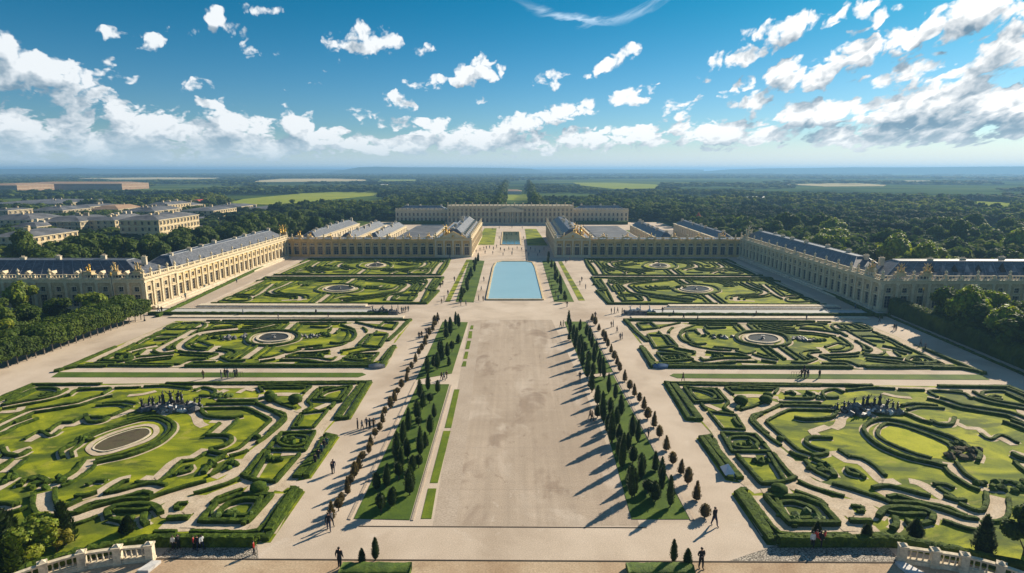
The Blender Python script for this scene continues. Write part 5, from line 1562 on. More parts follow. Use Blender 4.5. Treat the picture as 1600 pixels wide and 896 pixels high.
tag(mb.build('tall_hedge', M_leaf, None, loc=c), 'tall dark hedge wall along the right road', 'hedge')
for (pa, pb, lab) in (((1380, 492), (1640, 604), 'low dark kerb hedge at the foot of the tall right hedge'),):
    a = G(*pa); b = G(*pb); mb = MB((a.x, a.y, 0)); hedge_mesh(mb, straight_line([(a.x, a.y), (b.x, b.y)], False, .8), .5, .45); tag(mb.build('low_hedge', M_hedge, None, True, loc=(a.x, a.y, 0)), lab, 'hedge')

# broad trees: groves left and right of the near pavilions, belt behind the left wing
TR = tree_protos('tree', 5, 10.5, 4.6, 3000, .38, M_leaf, M_trunk, 2.0, 21, 12)
TRL = tree_protos('tree', 2, 10.5, 4.8, 3000, .38, M_leaf_lit, M_trunk, 1.6, 22, 12)
rng = random.Random(4)
for i in range(20):
    y = rng.uniform(118, 165); x = -111 - rng.uniform(0, 1) * 42 - (y < 140) * 0
    place_tree(TRL[i % 2] if i % 3 == 0 else TR[i % 5], x, y, rng.uniform(.62, .92), rng.uniform(0, 6), 'broadleaf_tree', 'leafy tree in the grove between the clipped left row and the pavilion', 'grove before the left pavilion')
for i in range(18):
    y = rng.uniform(112, 152); x = 111 + rng.uniform(0, 1) * 45
    p = TRL[i % 2] if i % 2 == 0 else TR[i % 5]
    place_tree(p, x, y, rng.uniform(.8, 1.05), rng.uniform(0, 6), 'broadleaf_tree', 'leafy tree in the grove between the tall right hedge and the pavilion', 'grove before the right pavilion')
for i in range(7):
    place_tree(TRL[i % 2] if i % 2 else TR[i % 5], 107.6 + (i % 2) * 1.5, 114 + i * 6.0, 1.08, i, 'broadleaf_tree', 'leafy tree in the grove between the tall right hedge and the pavilion', 'grove before the right pavilion')
for i in range(5):
    place_tree(TRL[i % 2], 118 + i * 7.5, 150 - (i % 2) * 9, .9 + .05 * (i % 3), i, 'broadleaf_tree', 'leafy tree in the grove between the tall right hedge and the pavilion', 'grove before the right pavilion')
for i in range(46):
    t = i / 45
    x = -185 + 62 * t + rng.uniform(-7, 7); y = 205 + 150 * t + rng.uniform(-12, 12)
    if t < .4: x += rng.uniform(-6, 22)
    place_tree(TR[i % 5], x, y, rng.uniform(1.05, 1.45), rng.uniform(0, 6), 'broadleaf_tree', 'tall dark tree in the belt behind the sunlit left wing', 'tree belt behind the left wing')
for i in range(64):
    t = i / 63
    x = 128 + 150 * rng.random() ** 1.2; y = 205 + 160 * rng.random()
    p = TRL[i % 2] if i % 4 == 1 else TR[i % 5]
    place_tree(p, x, y, rng.uniform(1.0, 1.55), rng.uniform(0, 6), 'broadleaf_tree', 'tall tree in the wood behind the shaded right wing', 'wood behind the right wing')
for (x, y) in ((131, 262), (139, 266)):
    place_tree(TRL[0], x, y, 1.35, x, 'broadleaf_tree', 'fresh green rounded tree standing out of the dark wood behind the right wing', 'bright pair in the right wood')
# ------------------------------------------------------------------ the country beyond
def in_rect(x, y, r): return r[0] <= x <= r[1] and r[2] <= y <= r[3]


FIELDS = []
M_blockroof = None


def field(pts, m):
    w = pix(pts); FIELDS.append(w)
    c = (sum(p[0] for p in w) / len(w), sum(p[1] for p in w) / len(w), 0)
    mb = MB(c); mb.poly(w, .05, .5); o = mb.build('field', m, None, loc=c); tag(o, kind='structure')


field([(352, 319), (380, 312), (470, 303), (530, 300.5), (590, 302), (592, 305), (520, 312), (430, 321)], M_field)
field([(395, 283), (440, 280), (520, 279.5), (582, 281.5), (560, 283.5), (470, 284.5), (400, 285)], M_stubble)
field([(590, 281), (655, 281), (652, 283), (600, 283.3)], M_field)
field([(895, 286), (960, 286), (1030, 289), (1028, 295), (960, 296), (905, 290)], M_field)
field([(1225, 288.5), (1270, 287.5), (1385, 289.5), (1380, 291.5), (1290, 292)], M_stubble)
field([(1270, 287), (1340, 287), (1385, 289), (1330, 289)], M_stubble)
field([(1500, 314), (1588, 318), (1586, 325), (1520, 321)], M_field)
field([(1508, 355), (1600, 358), (1640, 362), (1520, 362)], M_field)
field([(110, 279), (250, 277.5), (360, 278.5), (300, 280.5), (180, 281)], M_stubble)
field([(1410, 282.5), (1455, 282.5), (1453, 284), (1412, 284)], M_stubble)
CLEAR = [(-115, 115, 0, 480), (-200, -100, 165, 200), (-60, 50, 470, 540), (100, 215, 165, 235), (-205, -100, 165, 375)]
ALLEE = 16.0


def mean_elev(x, y): return 0.0


def forested(x, y):
    for r in CLEAR:
        if in_rect(x, y, r): return False
    d = math.hypot(x, y)
    if abs(x) < 13 + (y - 480) * .012 and 470 < y < 1900: return False
    for f in FIELDS:
        xs = [p[0] for p in f]; ys = [p[1] for p in f]
        if min(ys) * .72 < y < max(ys) + 15 and any(inside((x * k, y * k), f) for k in (1, 1.05, 1.1, 1.16, 1.23)): return False
    for r in TOWN_CLEAR + RECTS:
        if in_rect(x, y, r): return False
    if x < -185 and y < 620 and x < -.40 * y: return mnoise.noise(Vector((x * .03, y * .03, 7))) > -.12
    v = mnoise.noise(Vector((x * .0011 + 3.3, y * .0028, .5))) + .5 * mnoise.noise(Vector((x * .004, y * .009, 2.5)))
    if d < 720 or (d < 900 and x < 0): return v > -.55
    if x > 0: return v > .06 + .10 * math.sin(y * .004)
    return v > -.18


RECTS = []
TOWN_CLEAR = [ (-1400, -560, 1000, 1420), (200, 320, 560, 640), (-12, 4, 820, 900), (330, 420, 620, 740)]


def crown_template(lobes, leaves, ls, seed):
    """unit crown: lumpy lobes and sprays of leaves, as arrays"""
    rng = random.Random(seed); mb = MB(); cen = []
    for i in range(lobes):
        a = rng.uniform(0, 6.28); d = rng.uniform(.15, .62); rr = rng.uniform(.34, .5)
        cen.append((math.cos(a) * d, math.sin(a) * d, rng.uniform(-.25, .5), rr, rr, rr * .8))
    for q in cen: blob(mb, q[:3], (q[3] * .85, q[4] * .85, q[5] * .85), 1, .3, seed=rng.random() * 9)
    leaf_cloud(mb, cen, leaves, ls, rng=rng)
    return np.array(mb.v), mb.f


def canopy(name, ang0, ang1, d0, d1, k, seed, smin, temps):
    """distant woodland that reads as one mass: crowns standing shoulder to shoulder"""
    rng = random.Random(seed)
    vs = []; fs = []; off = 0; d = d0
    while d < d1:
        s = max(smin, k * d)
        n = int((ang1 - ang0) * d / s)
        for i in range(n):
            a = ang0 + (ang1 - ang0) * (i + rng.uniform(0, 1)) / n; dd = d + rng.uniform(-.6, .6) * s
            x = math.sin(a) * dd; y = math.cos(a) * dd
            if not forested(x, y): continue
            V, F = temps[rng.randrange(len(temps))]
            h = rng.uniform(8.5, 13.5) * (1 if d < 900 else .8) * (.7 if x < -185 and y < 620 and x < -.40 * y else 1)
            r = s * rng.uniform(.48, .98); rz = min(h * .55, r * 1.1); t = rng.uniform(0, 6.28); c_, s_ = math.cos(t), math.sin(t)
            P = np.empty_like(V)
            P[:, 0] = (V[:, 0] * c_ - V[:, 1] * s_) * r + x; P[:, 1] = (V[:, 0] * s_ + V[:, 1] * c_) * r + y; P[:, 2] = V[:, 2] * rz + h - rz
            vs.append(P); fs.extend([tuple([q + off for q in f]) for f in F]); off += len(V)
        d += s * .85
    me = bpy.data.meshes.new(name); V = np.vstack(vs)
    me.vertices.add(len(V)); me.vertices.foreach_set('co', V.astype(np.float32).ravel())
    ln = np.array([len(f) for f in fs]); lv = np.fromiter((q for f in fs for q in f), dtype=np.int32)
    me.loops.add(len(lv)); me.loops.foreach_set('vertex_index', lv)
    me.polygons.add(len(fs)); me.polygons.foreach_set('loop_start', np.concatenate([[0], np.cumsum(ln)[:-1]]).astype(np.int32))
    me.update(calc_edges=True); me.validate()
    me.materials.append(M_forest)
    o = link(name, me); tag(o, kind='stuff')


TA = [crown_template(6, 230, .13, 100 + i) for i in range(4)]
TB = [crown_template(5, 60, .2, 110 + i) for i in range(4)]
TC = [crown_template(3, 16, .3, 120 + i) for i in range(4)]
# hills on the skyline
def hill(pts, dist, depth, name='hills'):
    pts = [(p, (h - 40 * (h > 30)) * dist / 12500 + 40 * (h > 30)) for p, h in pts]
    """pts: (px, height in metres)"""
    vs = []; n = len(pts)
    for (px, h) in pts:
        a = AE(px, 260)[0]
        for (dd, k) in ((0, 0), (depth * .35, .75), (depth * .5, 1), (depth, 0)):
            q = dist + dd
            vs.append((math.sin(a) * q, math.cos(a) * q, h * k * (1 + .08 * mnoise.noise(Vector((px * .05, dd, 0)))) - 1 * (k == 0)))
    fs = [(4 * i + k, 4 * (i + 1) + k, 4 * (i + 1) + k + 1, 4 * i + k + 1) for i in range(n - 1) for k in range(3)]
    mb = MB(); mb.add(vs, fs); tag(mb.build(name, M_hill, None, True), kind='structure')


hill([(500, 0), (545, 50), (560, 85), (590, 100), (625, 92), (680, 88), (740, 82), (790, 72), (830, 60), (860, 20), (900, 0)], 6000, 1600)
hill([(1060, 0), (1140, 40), (1200, 62), (1260, 66), (1330, 82), (1420, 78), (1520, 88), (1620, 92), (1800, 80)], 6500, 1600)
hill([(-120, 50), (0, 46), (90, 52), (120, 66), (150, 50), (300, 40), (480, 40), (640, 40), (900, 44), (1100, 38)], 7600, 1500)


# ---- the town on the left and odd buildings beyond the woods
WTOWN = [win_mesh(1.3, 2.0, False, 1, 1), win_mesh(1.6, 1.6, False, 1, 0)]


def town_block(label, x0, y0, L, D, H, floors, bay, wall_m, roof_m, rh=1.8, rot=0.0, group='town blocks', wins=True, chim=2):
    RECTS.append((x0 - 4, x0 + L + 4, y0 - 5, y0 + D + 4))
    root = empty('town_building', (x0, y0, 0), rot); tag(root, label, 'building', group)
    mb = MB(); mb.box(0, L, 0, D, 0, H); mb.build('wall', wall_m, root)
    mb = MB()
    for k in range(1, floors + 1):
        z = H * k / floors
        mb.box(-.25 * (k == floors) - .1, L + .1 + .25 * (k == floors), -.15 - .3 * (k == floors), -.004, z - .35, z + .02)
        mb.box(L + .004, L + .15 + .3 * (k == floors), -.1, D, z - .35, z + .02)
    mb.build('cornice', M_trim, root)
    if wins:
        fh = H / floors; n = int(L / bay); m2 = int(D / bay)
        for f in range(floors):
            for i in range(n):
                w = WTOWN[0]
                o = link('window', w[0], root, ((i + .5) * L / n, -.16, f * fh + fh * .22)); o.scale = (1, -1, min(1, fh * .55 / 2.0)); p = link('pane', w[1], o); p.location.y = .33
            for i in range(m2):
                w = WTOWN[0]
                o = link('window', w[0], root, (L + .16, (i + .5) * D / m2, f * fh + fh * .22), math.pi / 2); o.scale = (1, -1, min(1, fh * .55 / 2.0)); p = link('pane', w[1], o); p.location.y = .33
    mb = MB(); e = min(L, D) * .28
    B_ = [(-.3, -.3, H + .03), (L + .3, -.3, H + .03), (L + .3, D + .3, H + .03), (-.3, D + .3, H + .03)]; T_ = [(e, e, H + rh), (L - e, e, H + rh), (L - e, D - e, H + rh), (e, D - e, H + rh)]
    mb.add(B_ + T_, [(3, 2, 1, 0), (4, 5, 6, 7), (0, 1, 5, 4), (1, 2, 6, 5), (2, 3, 7, 6), (3, 0, 4, 7)]); rf = mb.build('roof', roof_m, root)
    rg = random.Random(int(L * D))
    for i in range(chim):
        mb = MB(); x = e + (L - 2 * e) * rg.random(); y = e + (D - 2 * e) * rg.random(); s = rg.uniform(.5, 1.5); mb.box(x - s, x + s, y - .6, y + .6, H + rh - .3, H + rh + rg.uniform(.8, 2.2)); mb.build('chimney', wall_m, rf)
    return root


def at(px, py): g = G(px, py); return g.x, g.y


def tb(label, px, py, toppy, wpx, D, floors, bay=3.6, wall_m=None, roof_m=None, rh=2.0, rot=0.0, **kw):
    x, y = at(px, py); d = math.hypot(x, y)
    x2, _ = at(px + wpx, py)
    # eaves height from the sight line over the same spot
    r = ray(px, toppy); t = y / r.y; H = (CAMH + r.z * t) * (.86 if px < 420 and py > 320 else 1)
    return town_block(label, x, y, max(6, x2 - x), D, max(3.5, H), floors, bay, wall_m or M_plaster, roof_m or M_zinc, rh, rot, **kw)


tb('large cream four-storey block with rows of windows, nearest in the town', 190, 382, 338, 62, 42, 4, 3.4, M_stone, M_townroof, rot=0, chim=4)
tb('cream wing block with a grey roof behind the left trees', -10, 398, 366, 66, 30, 3, 3.6, M_stone, M_townroof, 2)
tb('shadowed grey-roofed block between the cream town blocks', 62, 368, 343, 66, 34, 3, 4.0, M_plaster, M_townroof, 2.5, chim=4)
tb('small cream block beside the shadowed one', 120, 366, 341, 62, 20, 3, 4.0, M_stone, M_townroof, 1.5)
tb('cream block at the left edge of the town under a grey mansard', -20, 362, 341, 72, 30, 3, 4.0, M_stone, M_townroof, 3.0, chim=4)
tb('white flat block high on the left edge of the town', -15, 350, 326, 30, 24, 3, 4.2, M_plaster, M_townroof, 1.0)
tb('long yellow stone block leading away to the right of the big block', 283, 345, 327, 52, 40, 3, 4.0, M_stone, M_townroof, 1.5)
tb('low grey-roofed hall behind the yellow stone block', 325, 335, 322, 48, 40, 2, 4.4, M_plaster, M_townroof, 1.5)
tb('long low pale shed at the right end of the town', 372, 334, 326, 60, 30, 1, 5.0, M_plaster, M_townroof, 1.2)
tb('pale terrace reaching furthest right from the town', 400, 330, 324, 50, 20, 1, 5.0, M_plaster, M_townroof, 1.0, chim=1)
tb('dark-roofed range with tall chimneys in the middle of the town', 195, 345, 328, 48, 40, 3, 4.2, M_plaster, M_townroof, 2.5, chim=6)
tb('orange-roofed hall in the middle of the town', 142, 336, 326, 44, 36, 2, 5, M_plaster, M_terracotta, 3.0, chim=1)
tb('bright red-roofed house at the far side of the town', 296, 326, 318, 16, 26, 2, 5, M_plaster, M_red, 4.0, chim=1)
tb('pale roofed block with roof huts behind the orange roof', 108, 334, 322, 34, 40, 3, 5, M_plaster, M_townroof, 1.5, chim=7)
tb('grey block in the middle row at the left of the town', 50, 342, 327, 50, 34, 3, 4.4, M_plaster, M_townroof, 2.5, chim=5)
tb('long blue-grey roofed works at the left behind the town', -20, 328, 317, 110, 80, 1, 7, M_plaster, M_townroof, 2.0, chim=3)
tb('pale blue-roofed works behind the town centre', 100, 325, 316, 36, 60, 1, 7, M_plaster, M_townroof, 2, chim=2)
tb('narrow pale block with a dark roof right of the orange hall', 256, 334, 320, 36, 30, 2, 5, M_plaster, M_townroof, 2, chim=4)
tb('low long dark-roofed shed in front of the yellow stone block', 280, 352, 345, 40, 24, 1, 5, M_plaster, M_townroof, 1.2, chim=1)
tb('low grey flat roofs at the foot of the big cream block', 256, 366, 356, 40, 18, 1, 5, M_plaster, M_townroof, 1, chim=2)
tb('dull stone block with a broken roofline behind the cream wing', 20, 372, 352, 40, 30, 3, 4.0, M_stone_pale, M_townroof, 2, chim=6)
tb('tall narrow stone block beside the big cream block', 158, 362, 339, 30, 26, 3, 3.8, M_stone_pale, M_townroof, 2, chim=5)
tb('rear stone block showing over the yellow block', 232, 338, 318, 30, 40, 3, 4.4, M_stone, M_townroof, 2, chim=6)
# distant terracotta ranges and lone buildings
tb('very long terracotta-roofed range on the far left beyond the works', 32, 297, 287.5, 160, 90, 2, 14, M_terracotta, M_terracotta, 3, group='distant buildings', wins=False, chim=0)
tb('second terracotta range at the far left edge of the country', -30, 300, 290, 58, 90, 2, 14, M_terracotta, M_terracotta, 3, group='distant buildings', wins=False, chim=0)
tb('long low pink-roofed hall across the tree avenue behind the palace', 781, 304, 299, 34, 30, 1, 8, M_plaster_white, M_terracotta, 2, group='distant buildings', wins=False, chim=0)
tb('white and red-roofed block among trees right of the palace', 1063, 324, 313, 22, 16, 3, 5, M_plaster_white, M_zinc, 1, group='distant buildings', chim=1)
tb('pale long block with a reddish roof right of the palace woods', 1096, 321, 314, 38, 20, 2, 6, M_plaster_white, M_terracotta, 1, group='distant buildings', chim=1)
tb('white low hall with a bright roof beyond the right woods', 1184, 316, 310, 40, 40, 1, 8, M_plaster_white, M_plaster_white, 1, group='distant buildings', wins=False, chim=0)
tb('small white farmhouse in the trees left of the avenue', 592, 292, 289, 12, 20, 1, 8, M_plaster_white, M_plaster_white, 1, group='distant buildings', wins=False, chim=0)
# tennis-court green beyond the allée
field([(776, 314), (826, 314), (822, 305), (782, 305)], M_field)
# red conical roof behind the right court
c = at(1090, 360); root = empty('turret', (c[0], c[1], 0)); tag(root, 'small turret with a red conical roof beyond the right court', 'turret')
mb = MB(); mb.cyl((0, 0), 2.6, 2.6, 0, 6.5, 12); mb.build('wall', M_plaster, root); mb = MB(); mb.cyl((0, 0), 3.1, .05, 6.5, 12.0, 12); mb.build('roof', M_red, root)
# avenue trees in two ranks behind the rear palace
AV = [TR[i] for i in range(5)]
for i in range(34):
    y = 500 + i * i * .55 + i * 12
    for s in (-1, 1):
        place_tree(AV[(i + (s > 0)) % 5], s * (16 + (y - 500) * .012) + 0.5, y, 1.5, i, 'broadleaf_tree', 'tall tree in the %s rank of the avenue running away behind the rear palace' % ('left' if s < 0 else 'right'), 'avenue %s rank' % ('left' if s < 0 else 'right'))
flat('avenue_path', [(-13, 470), (13, 470), (30, 1900), (-30, 1900)], 0.0, .1, M_land)

canopy('woodland', -.84, .84, 240, 560, .0, 1, 10.0, TA)
canopy('middle_woodland', -.84, .84, 560, 1500, .0125, 3, 8.5, TB)
canopy('far_woodland', -.84, .84, 1500, 6000, .0135, 2, 9, TC)

# ------------------------------------------------------------------ fountain groups, balustrades, lamps
def rocks(mb, c, rx, ry, h, n, seed):
    rng = random.Random(seed)
    for i in range(n):
        a = rng.uniform(0, 6.28); d = rng.random() ** .5; s = rng.uniform(.35, .95) * h * .55
        blob(mb, (c[0] + math.cos(a) * rx * d, c[1] + math.sin(a) * ry * d, c[2] + h * (1 - d) * .6), (s, s * .9, s * .8), 1, .7, seed=i * 3.3, freq=2.2)


def fountain_group(label, px, py, w, h, seed, n):
    x, y = at(px, py); root = empty('fountain_sculpture', (x, y, 0)); tag(root, label, 'sculpture')
    rng = random.Random(seed)
    mb = MB(); rocks(mb, (0, 0, 0), w * .5, 1.8, h * .75, 40, seed); mb.build('rock_base', M_rock, root)
    mb = MB(); rocks(mb, (w * .08, -.8, .2), w * .22, 1.0, h * .45, 14, seed + 1); mb.build('cascade_stone', M_marble, root)
    for i in range(n):
        mb = MB(); t = (i + .5) / n - .5
        figure(mb, (t * w * .95, rng.uniform(-.5, .5), .5 + .6 * (abs(t) < .2)), h * rng.uniform(.5, .8) * (1.2 if abs(t) < .15 else 1), rng.uniform(-.3, .3), rng.choice((0, 1, 2)), rng.uniform(-1, 1), i)
        mb.build('figure', M_statue_dark, root, True)
    return root


fountain_group('dark and white sculpted fountain group in the nearest left parterre, left of centre', 268, 640, 11.0, 2.5, 3, 11)
fountain_group('dark sculpted fountain group in the nearest right parterre, behind the grass oval', 1355, 644, 12.0, 2.6, 4, 11)


def low_sculpture(label, px, py, w, seed, m):
    x, y = at(px, py); root = empty('low_sculpture', (x, y, 0)); tag(root, label, 'sculpture')
    mb = MB(); mb.box(-w / 2, w / 2, -1.0, 1.0, 0, .5); mb.box(-w / 2 + .3, w / 2 - .3, -.7, .7, .503, 1.0); mb.build('plinth', M_rock, root)
    mb = MB(); rocks(mb, (0, 0, .9), w * .42, .6, 1.4, 14, seed); mb.build('carving', m, root)
    for i in range(3):
        mb = MB(); figure(mb, (-w * .3 + i * w * .3, 0, 1.0), 1.6, .2 * (i - 1), 1, i, i); mb.build('figure', m, root, True)


low_sculpture('long grey sculpted fountain head closing the left water channel', 598, 491, 9.0, 1, M_rock)
low_sculpture('pale sculpted fountain head closing the right water channel', 1000, 491, 9.0, 2, M_marble)


def tarp(label, px, py, w, m, h=1.0):
    x, y = at(px, py); root = empty('covered_boat', (x, y, 0)); tag(root, label, 'boat')
    mb = MB(); n = 10; vs = []
    for i in range(n + 1):
        t = i / n; wd = .75 * math.sin(math.pi * min(1, max(.02, t))) ** .6
        for (u, v) in ((-1, .05), (-1.05, .55), (0, .95), (1.05, .55), (1, .05)): vs.append(((t - .5) * w, u * wd, v * h * (.75 + .25 * math.sin(math.pi * t))))
    fs = [(5 * i + k, 5 * i + k + 1, 5 * i + k + 6, 5 * i + k + 5) for i in range(n) for k in range(4)] + [(0, 1, 2, 3, 4), tuple(5 * n + k for k in (4, 3, 2, 1, 0))]
    mb.add(vs, fs); mb.build('cover', m, root)
    mb = MB(); mb.box(-w * .4, w * .4, -.35, .35, 0, .12); mb.build('keel_board', M_dark, root)


tarp('boat under a grey cover at the corner of the second left parterre', 589, 575, 3.4, M_canvas_grey)
tarp('boat under a blue cover at the corner of the second right parterre', 1032, 575, 3.4, M_canvas_blue)
x, y = at(1139, 742); root = empty('canvas_shelter', (x, y, 0)); tag(root, 'small pale blue canvas shelter beside the lower hedge strip on the right promenade', 'shelter')
mb = MB(); mb.add([(-.9, -1.1, .5), (.9, -1.1, .1), (.9, 1.1, .1), (-.9, 1.1, .6), (-.2, 0, 1.6)], [(0, 1, 4), (1, 2, 4), (2, 3, 4), (3, 0, 4)]); mb.build('canopy', M_canvas_white, root)
mb = MB()
for (a, b) in ((-.85, -1.0), (.85, -1.0), (.85, 1.0), (-.85, 1.0)): mb.tube((a, b, 0), (a, b, .45), .04, .04, 5)
mb.tube((-.2, 0, 0), (-.2, 0, 1.6), .04, .04, 5); mb.build('pole_frame', M_iron, root)


def lamp(label, px, py, h):
    x, y = at(px, py); root = empty('street_lamp', (x, y, 0)); tag(root, label, 'street lamp', 'street lamps')
    mb = MB(); mb.lathe((0, 0, 0), [(.28, 0), (.22, .4), (.1, .6), (.08, h - 1.0), (.14, h - .9)], 8); mb.build('post', M_iron, root)
    mb = MB(); mb.lathe((0, 0, h - .9), [(.14, 0), (.3, .5), (.34, .55), (.1, .85), (.03, 1.0)], 6); mb.build('lantern', M_gold, root)


lamp('tall iron street lamp before the left pavilion windows', 181, 492, 12)
lamp('short iron street lamp at the corner of the left pavilion and the road', 226, 502, 4.5)
lamp('iron street lamp before the right pavilion', 1437, 500, 9)


def balustrade(label, pts, h, posts, end_urn):
    """curved terrace balustrade of turned balusters between piers"""
    w = pix(pts); L = smooth_line(w, False, .25); c = (L[0].x, L[0].y, 0)
    root = empty('balustrade', c); tag(root, label, 'balustrade', 'terrace balustrades')
    def sweep(name, hw_, z0, z1, m):
        mb = MB(c); N_ = normals(L); vs = []
        for p, q in zip(L, N_):
            for (o, z) in ((-hw_, z0), (-hw_, z1), (hw_, z1), (hw_, z0)): vs.append((p.x + q.x * o, p.y + q.y * o, z))
        n = len(L); mb.add(vs, [(4 * i + k, 4 * i + (k + 1) % 4, 4 * (i + 1) + (k + 1) % 4, 4 * (i + 1) + k) for i in range(n - 1) for k in range(4)] + [(0, 1, 2, 3), tuple(4 * (n - 1) + k for k in (3, 2, 1, 0))])
        mb.build(name, m, root)
    sweep('base_wall', .30, 0, .42, M_stone_pale); sweep('rail', .24, h - .2, h, M_stone_pale); sweep('foot_rail', .2, .424, .56, M_stone_pale)
    mb = MB(); mb.lathe((0, 0, .56), [(.09, 0), (.07, .05), (.12, .22), (.06, .45), (.05, .55), (.1, h - .76)], 8); bm_ = mb.mesh('baluster', M_stone_pale)
    n = len(L); pi = [round(k * (n - 1) / (posts - 1)) for k in range(posts)]
    acc = 0
    for i in range(1, n - 1):
        acc += (L[i] - L[i - 1]).length
        if acc > .48 and all(abs(i - k) > 2 for k in pi):
            acc = 0; link('baluster', bm_, root, (L[i].x - c[0], L[i].y - c[1], 0))
    for k in pi:
        q = L[k]; d = (L[min(n - 1, k + 1)] - L[max(0, k - 1)]); a = math.atan2(d.y, d.x)
        mb = MB(); mb.box(-.36, .36, -.36, .36, 0, h + .02); mb.box(-.44, .44, -.44, .44, h + .023, h + .2); mb.box(-.42, .42, -.42, .42, 0, .3)
        mb.box(-.3, .3, -.385, -.362, .5, h - .25); mb.add([(-.3, -.3, h + .2), (.3, -.3, h + .2), (.3, .3, h + .2), (-.3, .3, h + .2), (0, 0, h + .5)], [(0, 1, 4), (1, 2, 4), (2, 3, 4), (3, 0, 4)])
        link('pier', mb.mesh('pier', M_stone_pale), root, (q.x - c[0], q.y - c[1], 0), a)


balustrade('curved stone balustrade at the lower left corner of the terrace', [(236, 876), (190, 880), (130, 889), (80, 903), (20, 925), (-60, 965)], 1.75, 6, True)
balustrade('stone balustrade at the lower right corner of the terrace', [(1408, 878), (1450, 884), (1500, 892), (1545, 903), (1600, 922), (1680, 955)], 1.75, 6, True)
# hedges behind them
for (pts, lab) in (([(400, 852), (300, 852), (232, 853), (180, 862), (120, 875), (60, 893), (0, 915), (-60, 945)], 'long curved clipped hedge behind the left balustrade and the cobbles'), ([(1215, 852), (1330, 852), (1400, 853), (1450, 862), (1500, 872), (1560, 886), (1620, 902), (1700, 930)], 'long curved clipped hedge behind the right balustrade and the cobbles')):
    w = pix(pts); L = smooth_line(w, False, .35); c = (L[0].x, L[0].y, 0); mb = MB(c); hedge_mesh(mb, L, .95, 1.15, rough=.12)
    leaf_cloud(mb, [(p.x, p.y, .75, .5, .5, .45) for p in L[::2]], 5000, .08, rng=random.Random(9))
    tag(mb.build('clipped_hedge', M_hedge, None, False, loc=c), lab, 'hedge')
# steps sinking behind the balustrades
for (pts, lab) in (([(238, 880), (214, 896), (232, 896), (252, 880)], 'pale stair cheek beside the end pier of the left balustrade'), ([(1398, 882), (1420, 900), (1445, 900), (1412, 882)], 'pale stair cheek beside the end pier of the right balustrade')):
    w = pix(pts); c = (w[0][0], w[0][1], 0); mb = MB(c); mb.poly(w, 0, .32); o = mb.build('stair_cheek', M_marble, None, loc=c); tag(o, lab, 'stair cheek')

# ------------------------------------------------------------------ people
M_skin = material('skin', [(.42, .25, .17), (.50, .31, .22)], 3, 2, .6)
M_hair = material('dark_hair', [(.02, .014, .01), (.05, .03, .02)], 9, 2, .6)
CL_ = {k: material('cloth_' + k, [tuple(c * .8 for c in v), v], 3, 3, .85) for k, v in {'black': (.018, .018, .022), 'navy': (.02, .03, .07), 'red': (.45, .04, .03), 'white': (.70, .69, .66), 'grey': (.16, .16, .17), 'brown': (.14, .09, .05), 'teal': (.04, .12, .14)}.items()}


